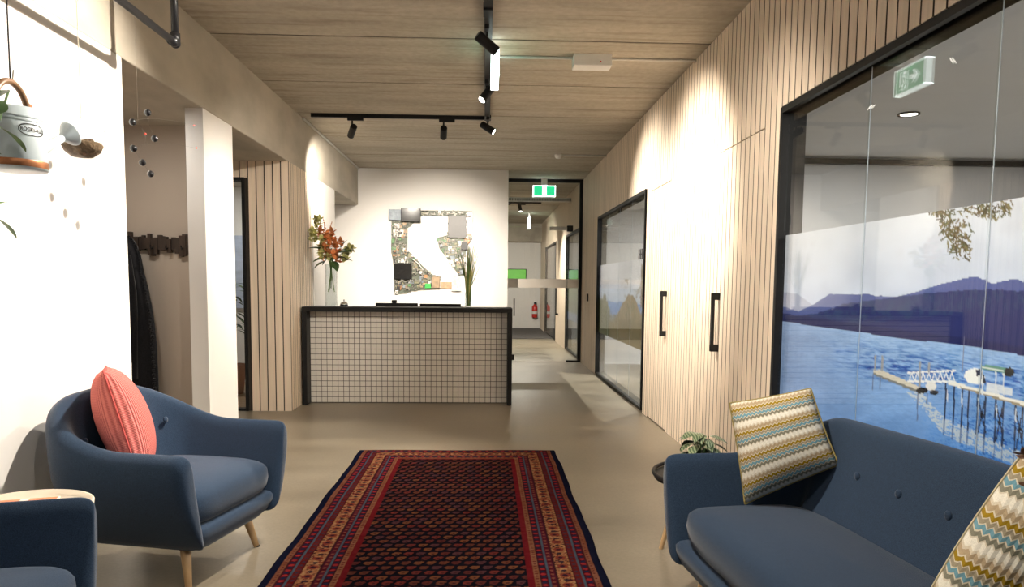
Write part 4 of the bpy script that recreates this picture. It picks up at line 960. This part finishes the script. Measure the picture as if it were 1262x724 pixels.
# ------------------------------------------------------------------ lounge seating
def sstep(a, b, t): t = min(1, max(0, (t-a)/(b-a))); return t*t*(3-2*t)
def lounge(name, label, cat, W, D, loc, rz, hb=.80, ha=.60, r=.27, buttons=(), group=None, leg_in=.20):
    t = thing(name, label, cat, (*loc, 0), rz, group)
    hw, hd = W/2, D/2
    half = [(-hw, -hd+(2*hd-r)*i/14, -1, 0) for i in range(15)]
    half += [(-hw+r-r*math.cos(a), hd-r+r*math.sin(a), -math.cos(a), math.sin(a)) for a in [PI/2*i/12 for i in range(1, 13)]]
    nb = 10; half += [(-hw+r+(hw-r)*i/nb, hd, 0, 1) for i in range(1, nb+1)]
    path = half+[(-x, y, -nx_, ny) for x, y, nx_, ny in half[-2::-1]]
    dist = [0]
    for i in range(1, len(path)): dist.append(dist[-1]+math.hypot(path[i][0]-path[i-1][0], path[i][1]-path[i-1][1]))
    tot = dist[-1]
    def sect(tt):
        d = min(tt, tot-tt); w = sstep(.26, D+.18, d); top = ha+(hb-ha)*w+.012*sstep(D+.1, tot/2, d); th_ = .082+.03*w
        return [(.165, .185), (.115, .24), (.05, .36), (.012, .46), (0, top-.08), (.008, top-.035), (.028, top-.010), (.055, top), (th_-.025, top-.006), (th_-.004, top-.03), (th_+.005, top-.08), (th_+.03+.06*w, .46), (th_+.055+.10*w, .36), (th_+.085+.07*w, .26), (th_+.10+.04*w, .185)]
    rings = []
    def ring_at(i, fwd=0, sc=1):
        x, y, nx_, ny = path[i]; pts = sect(dist[i]); co = sum(p[0] for p in pts)/len(pts); cz = sum(p[1] for p in pts)/len(pts)
        out = []
        for o_, z in pts:
            o2 = co+(o_-co)*sc; z2 = cz+(z-cz)*(1-(1-sc)*.35)
            out.append((x-nx_*o2, y-ny*o2-fwd, z2))
        return out
    n = len(path)
    caps = [(.045*math.sin(a), 1-.55*(1-math.cos(a))) for a in (PI/2, PI/3, PI/6)]
    for f_, s_ in caps: rings.append(ring_at(0, f_, s_))
    for i in range(n): rings.append(ring_at(i))
    for f_, s_ in caps[::-1]: rings.append(ring_at(n-1, f_, s_))
    mb = MB(); k = len(rings[0]); base = mb.add([p for R_ in rings for p in R_], [])
    for i in range(len(rings)-1):
        for j in range(k): mb.f.append((base+i*k+j, base+i*k+(j+1) % k, base+(i+1)*k+(j+1) % k, base+(i+1)*k+j))
    mb.f.append(tuple(range(k))); mb.f.append(tuple(base+(len(rings)-1)*k+j for j in range(k)))
    part('shell', mb, m_navy, t, smooth=True, sub=1)
    def rrect(ins, z, front=0):
        a, y0, y1 = hw-ins, -hd-.02+front, hd-ins; rr = .09; pts = []
        for (cx, cy, a0) in ((a-rr, y1-rr, 0), (-a+rr, y1-rr, PI/2), (-a+rr, y0+rr*.5, PI), (a-rr, y0+rr*.5, 1.5*PI)):
            for q_ in range(7):
                g = a0+PI/2*q_/6; pts.append((cx+rr*math.cos(g), cy+(rr if cy > 0 else rr*.5)*math.sin(g), z))
        return pts
    lv = [rrect(.215, .172, .06), rrect(.178, .18, .03), rrect(.15, .205, .008), rrect(.118, .245, -.008), rrect(.108, .272, -.008), rrect(.118, .288, .005), rrect(.15, .293, .03)]
    mb = MB(); k = len(lv[0]); mb.add([p for R_ in lv for p in R_], [])
    for i in range(len(lv)-1):
        for j in range(k): mb.f.append((i*k+j, i*k+(j+1) % k, (i+1)*k+(j+1) % k, (i+1)*k+j))
    mb.f.append(tuple(range(k))); mb.f.append(tuple((len(lv)-1)*k+j for j in range(k)))
    part('base', mb, m_navy, t, smooth=True)
    # seat cushion: puffed rounded block
    cw, y0, y1, z0, z1 = hw-.105, -hd-.022, hd-.15, .27, .462
    G = []; nu = 24
    mb = MB()
    def sup(a, e): return math.copysign(abs(a)**e, a)
    for i in range(15):
        ph = -PI/2+PI*i/14; R_ = []
        for j in range(49):
            th2 = 2*PI*j/48; c = sup(math.cos(ph), .45)
            x = (cw-.035*max(0, -math.sin(ph)))*c*sup(math.cos(th2), .32); y = (y0+y1)/2+(y1-y0)/2*c*sup(math.sin(th2), .32); z = (z0+z1)/2+(z1-z0)/2*sup(math.sin(ph), .6)
            if z > (z0+z1)/2: z += .022*(1-(x/cw)**2)*(1-((y-(y0+y1)/2)/((y1-y0)/2))**2)
            R_.append((x, y, z))
        G.append(R_)
    part('seat_cushion', mb.grid(G), m_navy, t, smooth=True)
    for bx_, bz in buttons:
        w = 1; ax_ = max(0, abs(bx_)-(hw-r)); yb = hd-r+math.sqrt(max(1e-4, (r-.150)**2-ax_*ax_)); part('button', MB().ball((bx_, yb, bz), .017, 12, (1, .5, 1)), m_navy, t, smooth=True)
    for sx in (-1, 1):
        for sy in (-1, 1):
            p1 = Vector((sx*(hw-leg_in-.02), sy*(hd-.13)-.03, .19)); p0 = Vector((sx*(hw-leg_in+.02), sy*(hd-.09)-.03, .0))
            lg = part('leg', MB().tube([p0, p0.lerp(p1, .5), p1], [.014, .019, .025], 14), m_oak, t, smooth=True)
            part('foot_pad', MB().lathe([(.0145, 0), (.0145, .008)], 12, Matrix.Translation(p0)), m_black, lg)
    return t
lounge('armchair', 'navy wool tub armchair with wooden legs holding the coral cushion', 'armchair', .92, .76, (-1.535, 3.52), math.radians(77), .83, .635, .30, buttons=[(.275, .635), (0, .635), (-.275, .635)])
lounge('armchair', 'navy wool tub armchair in front of the round tray table', 'armchair', .90, .76, (-1.60, 1.965), math.radians(105), .83, .635, .30, buttons=[(.275, .635), (0, .635), (-.275, .635)])
lounge('sofa', 'navy wool two seat sofa under the lake print', 'sofa', 1.85, .70, (1.245, 2.244), math.radians(-84.5), .82, .635, .24, buttons=[(x_, .64) for x_ in (-.66, -.42, -.18, .06, .30, .54)])

# cushions
def cushion(name, label, corners, T, mt, seam=None, bow=.05, n=28, pinch=.45, group=None):
    BL, BR, TR, TL = [Vector(c) for c in corners]
    nrm = ((BR-BL).cross(TL-BL)).normalized(); cen = (BL+BR+TR+TL)/4
    loc = Vector((cen.x, cen.y, min(c.z for c in (BL, BR, TR, TL))))
    t = thing(name, label, 'cushion', loc, 0, group)
    bm = bmesh.new(); uvl = bm.loops.layers.uv.new('UVMap'); uvs = {}
    def P(u, v, s):
        uu, vv = u*(1-bow*(1-v*v)*1.0), v*(1-bow*(1-u*u)*1.0)
        a, b = (uu+1)/2, (vv+1)/2
        p = BL*(1-a)*(1-b)+BR*a*(1-b)+TR*a*b+TL*(1-a)*b
        h = T/2*(max(0, (1-u*u))*max(0, (1-v*v)))**pinch
        return p+nrm*h*s-loc
    for s in (1, -1):
        vg = [[bm.verts.new(P(-1+2*i/n, -1+2*j/n, s)) for j in range(n+1)] for i in range(n+1)]
        for i in range(n):
            for j in range(n):
                q_ = [(i, j), (i+1, j), (i+1, j+1), (i, j+1)]
                if s < 0: q_ = q_[::-1]
                fc = bm.faces.new([vg[a][b] for a, b in q_]); fc.smooth = True
                for lp, (a, b) in zip(fc.loops, q_): lp[uvl].uv = (a/n, b/n)
    bmesh.ops.remove_doubles(bm, verts=bm.verts, dist=1e-5)
    me = bpy.data.meshes.new('cover'); bm.to_mesh(me); bm.free(); me.materials.append(mt); link('cover', me, t)
    edge = [P(-1+2*i/n, -1, 0) for i in range(n)]+[P(1, -1+2*i/n, 0) for i in range(n)]+[P(1-2*i/n, 1, 0) for i in range(n)]+[P(-1, 1-2*i/n, 0) for i in range(n)]
    o = part('seam', MB().tube(edge+[edge[0]], .004, 6), seam or mt, t, smooth=True)
    return t
cushion('knit_cushion', 'coral pink knitted cushion on the armchair', [(-1.498, 3.218, 0.472), (-1.658, 3.618, 0.472), (-1.823, 3.598, 0.94), (-1.638, 3.213, 0.96)], .225, m_coral, bow=.03)
cushion('zigzag_cushion', 'striped zigzag cushion leaning on the sofa arm beside the plant', [onY(918, 622, 2.97), onY(1034, 573, 2.825), onY(999, 479, 2.96), onY(899, 497, 3.07)], .21, m_zig, mat('olive_piping', lin(150, 135, 80), .9, var=.2, scale=60), bow=.03, pinch=.4)
cushion('zigzag_cushion', 'striped zigzag cushion on the sofa beside the dried flowers', [onY(1128, 765, 1.815), onY(1335, 818, 1.625), onY(1440, 645, 1.565), onY(1262, 558, 1.735)], .27, m_zig, mat('ivory_piping', lin(190, 180, 150), .9, var=.2, scale=60), bow=-.07, pinch=.4)

# round tray table between the armchairs, with magazine
TZ = .51
tt = thing('side_table', 'round whitewashed tray table between the two armchairs', 'side table', (-1.69, 2.69, 0))
part('tray', MB().lathe([(.02, TZ-.02), (.225, TZ-.02), (.238, TZ-.012), (.240, TZ+.014), (.232, TZ+.016), (.228, TZ-.004), (.02, TZ-.006)], 48), m_tray, tt, smooth=True)
for k in range(3):
    a = k*2*PI/3+.4; part('leg', MB().tube([(.20*math.cos(a), .20*math.sin(a), 0), (.10*math.cos(a), .10*math.sin(a), TZ-.018)], [.011, .016], 10), m_oak, tt)
t = thing('magazine', 'open magazine with orange print on the tray table', 'magazine', (-1.74, 2.77, TZ-.006), .3)
part('pages', bx(-.12, .12, -.07, .07, 0, .008), m_paper, t); part('cover_print', bx(-.115, -.01, -.065, .065, .008, .0088), m_paper2, t); part('cover_print', bx(.02, .115, .0, .065, .008, .0088), m_paper2, t)

# black side table with plant beside the sofa
ST_ = (1.12, 3.53); SZ = .415
t = thing('side_table', 'round black metal table with wooden legs behind the sofa arm', 'side table', (*ST_, 0))
part('top', MB().lathe([(.02, SZ-.012), (.28, SZ-.012), (.28, SZ+.0), (.02, SZ)], 48), m_black, t)
part('rim', MB().tube([(.283*math.cos(a), .283*math.sin(a), SZ+.012) for a in [2*PI*i/48 for i in range(49)]], .010, 8), m_black, t, smooth=True)
for k in range(3):
    a = math.radians(147)+k*2*PI/3; part('leg', MB().tube([(.25*math.cos(a), .25*math.sin(a), 0), (.15*math.cos(a), .15*math.sin(a), SZ-.01)], [.011, .017], 10), m_oak, t)
pp = onY(864, 545, 3.52)
t = thing('potted_plant', 'small potted plant with striped green leaves on the black side table', 'plant', (pp[0], 3.52, SZ))
part('pot', MB().lathe([(.05, 0), (.065, .01), (.075, .10), (.078, .11), (.070, .11), (.066, .09), (.01, .09)], 24), m_potdark, t, smooth=True)
part('soil', MB().lathe([(.066, .095), (.003, .10)], 20), m_soil, t)
M_, nt_, P_ = newmat('striped_peperomia_leaf'); wv = N(nt_, 'ShaderNodeTexWave'); wv.inputs['Scale'].default_value = 26; wv.inputs['Distortion'].default_value = 3; wv.inputs['Detail'].default_value = 1
tc_ = N(nt_, 'ShaderNodeTexCoord'); nt_.links.new(tc_.outputs['Object'], wv.inputs[0]); rp_ = ramp(nt_, [(.3, (.06, .105, .045)), (.7, (.27, .31, .19))]); nt_.links.new(wv.outputs[0], rp_.inputs[0]); nt_.links.new(rp_.outputs[0], P_.inputs['Base Color']); P_.inputs['Roughness'].default_value = .35
R3 = random.Random(12)
for k in range(30):
    a = k*2.399; el_ = R3.uniform(.15, 1.2); rr = .03+.035*(1-el_/1.3); b0 = Vector((.02*math.cos(a), .02*math.sin(a), .10)); b1 = Vector((rr*math.cos(a), rr*math.sin(a), .10+.105*el_))
    lf = MB(); put_leaf(lf, b1, (math.cos(a), math.sin(a), -.1+.45*el_), R3.uniform(.07, .09), R3.uniform(.055, .068), .75, -.12, R3.uniform(-.3, .3))
    lo_ = part('leaf', lf, M_, t, smooth=True); part('leaf_stem', MB().tube([b0, (b0+b1)/2+Vector((0, 0, .02)), b1], .0025, 5), m_leafd, lo_)
# dried flowers peeking over the near cushion: pot on the floor between sofa and window
dtip = Vector(onY(1268, 570, 1.16)); DB = (1.12, 1.08)
t = thing('dried_flowers', 'brown dried flowers in a tall dark floor vase at the sofa end', 'flowers', (*DB, 0))
part('vase', MB().lathe([(.06, 0), (.07, .01), (.085, .25), (.05, .52), (.045, .60), (.04, .60), (.045, .5), (.005, .4)], 24), m_potdark, t, smooth=True)
m_dry = mat('dried_petal', (.28, .14, .08), .9, var=.4, scale=30)
for k in range(22):
    a = k*2.4; sp_ = .05+.05*R3.random()
    tip = Vector((sp_*math.cos(a), sp_*math.sin(a), R3.uniform(.86, 1.0))) if k > 6 else dtip-Vector((*DB, 0))+Vector((R3.uniform(-.012, .03), R3.uniform(-.03, .03), R3.uniform(-.05, .01)))
    q2 = part('stem', MB().tube([(0, 0, .45), Vector((0, 0, .62)).lerp(tip, .35), tip], .002, 5), m_bamboo, t); f2 = MB(); bloom(f2, tip, .02, 6, (-.5, .5, 1)); part('flower', f2, m_dry, q2)

# plant added inside the corner room, standing in for a reflected one
pw = onY(296, 405, 8.9)
t = thing('potted_tree', 'dark leafy pot plant added to imitate the reflection in the narrow corner window', 'plant', (pw[0]-.1, 8.9, .012))
part('pot', MB().lathe([(.12, 0), (.16, .35), (.15, .35), (.14, .3), (.01, .3)], 20), m_pot, t, smooth=True)
part('trunk', MB().tube([(0, 0, .3), (.02, 0, .8), (0, .02, 1.2)], .015, 8), m_bamboo, t)
for k in range(40):
    a = k*2.4; mb = MB(); put_leaf(mb, (.05*math.cos(a), .05*math.sin(a), .75+.6*R3.random()), (math.cos(a), math.sin(a), R3.uniform(-.3, .6)), R3.uniform(.14, .24), .05, .5); part('leaf', mb, m_leafd, t)

# ------------------------------------------------------------------ rug
RX0, RX1, RY0, RY1 = -1.0, .575, 2.62, 5.88
rug = thing('rug', 'red and navy Persian style wool rug with small repeating motifs', 'rug', ((RX0+RX1)/2, (RY0+RY1)/2, 0))
def rug_paint(X, Y):
    Wd, Ln = RX1-RX0, RY1-RY0; u = X-RX0; v = RY1-Y
    dxl = np.minimum(u, Wd-u); dyl = np.minimum(v, Ln-v)+.045      # ends carry no navy selvedge
    d = np.minimum(dxl, dyl); along = np.where(dxl <= dyl, v, u)
    n1 = fbm(X*30, Y*30, 1); n2 = fbm(X*90, Y*90, 2)
    c = np.zeros((len(X), 3)); 
    def bnd(a, b, col, var=18):
        nonlocal c
        m_ = (d >= a) & (d < b); c[m_] = np.array(col)+((n1[m_]-.5)*var)[:, None]
    def motif(a, b, pitch, r, col, ph=0.0, pr=1.0):
        nonlocal c
        mid = (a+b)/2; q_ = (along/pitch+ph) % 1-.5
        c = mixc(c, (np.hypot(q_*pitch, (d-mid)*pr) < r), col)
    bnd(0, .043, (26, 26, 46), 10); bnd(.043, .074, (150, 84, 62), 50); bnd(.074, .112, (84, 26, 32), 30); bnd(.112, .122, (84, 92, 106), 20); bnd(.122, .158, (112, 34, 34), 34)
    bnd(.158, .238, (184, 112, 76), 60); bnd(.238, .272, (96, 28, 40), 34); bnd(.272, .282, (84, 90, 104), 20); bnd(.282, .314, (78, 26, 34), 30); bnd(.314, .345, (156, 92, 66), 50); bnd(.345, .372, (124, 28, 34), 20)
    motif(.074, .112, .062, .013, (172, 44, 48)); motif(.074, .112, .062, .012, (44, 38, 66), .5); motif(.282, .314, .062, .012, (176, 44, 48)); motif(.282, .314, .062, .011, (44, 38, 62), .5)
    motif(.122, .158, .045, .009, (70, 50, 66)); motif(.238, .272, .045, .009, (150, 74, 60), .3); motif(.043, .074, .030, .006, (110, 40, 40)); motif(.314, .345, .030, .007, (118, 44, 40))
    pk = (d > .158) & (d < .238)
    c = mixc(c, pk & (n2 > .60), (74, 34, 38)); c = mixc(c, pk & (n1 > .60) & (n2 < .55), (146, 56, 46)); c = mixc(c, pk & (n2 < .36), (206, 140, 96))
    motif(.158, .238, .11, .024, (150, 60, 48), 0, .9); motif(.158, .238, .11, .012, (60, 34, 46), 0); motif(.158, .238, .11, .013, (58, 40, 50), .5)
    for e in (.074, .158, .238, .314): c = mixc(c, np.abs(d-e) < .003, (56, 26, 34), .8)
    # field of offset boteh motifs
    fld = d >= .372
    c[fld] = np.array([26, 20, 27.])+((n1[fld]-.5)*10)[:, None]
    px_, py_ = .060, .060
    row = np.floor(v/py_); sh = (row % 2)*.5; col_ = np.floor(u/px_+sh); qx = ((u/px_+sh) % 1-.5)*px_; qy = ((v/py_) % 1-.5)*py_
    h = np.sin(row*12.9898+col_*78.233)*43758.5453; h = h-np.floor(h)
    body = (((qx+.004)/.020)**2+((qy+.003)/.021)**2 < 1) | ((np.hypot((qx-.012)/.011, (qy+.014)/.011) < 1))
    pal = np.array([(122, 62, 46), (104, 46, 42), (134, 74, 50), (96, 54, 58), (112, 56, 44), (126, 50, 44)], float)
    pc_ = pal[(h*6).astype(int) % 6]+((n2-.5)*26)[:, None]
    bm_ = (fld & body)[:, None]; c = np.where(bm_, pc_, c)
    c = mixc(c, fld & (np.hypot(qx/.008, qy/.006) < 1), (76, 32, 36), .8)
    return c
nu, nv = int((RX1-RX0)/.0052), int((RY1-RY0)/.0065)
gx, gy = np.meshgrid(np.linspace(RX0, RX1, nu), np.linspace(RY0, RY1, nv), indexing='ij'); gx = gx.ravel(); gy = gy.ravel()
cols = rug_paint(gx, gy)*np.array([.66, .73, .73])
e_ = np.clip((gx-RX0)/(RX1-RX0)*2-1, -1, 1); wob = .004*np.sin(gy*5.1)+.0025*np.sin(gy*11.7+1)
px3 = gx+wob*np.abs(e_)**6; py3 = gy+.006*np.sin(gx*7)*np.clip((gy-RY1+.4)/.4, 0, 1)
ed_ = np.minimum.reduce([gx-RX0, RX1-gx, gy-RY0, RY1-gy]); pz = .013-.011*np.clip(1-ed_/.012, 0, 1)**2
pts = np.stack([px3, py3, pz], 1)-np.array(rug.location)
color_grid('pile', pts, nu, nv, cols, m_rug, rug)
part('backing', bx(RX0+.01, RX1-.01, RY0+.01, RY1-.01, .0, .006), m_carpet, rug, world=True)
fr = MB()
for k in range(260):
    x_ = random.uniform(RX0+.04, RX1-.03)
    for yb, sg_ in ((RY1, 1), (RY0, -1)): fr.tube([(x_, yb-.004*sg_, .005), (x_+random.gauss(0, .004), yb+sg_*random.uniform(.006, .022), .003)], .0016, 4)
o = part('fringe', fr, m_fringe, rug, world=True, label='cream cotton fringe'); o['kind'] = 'stuff'
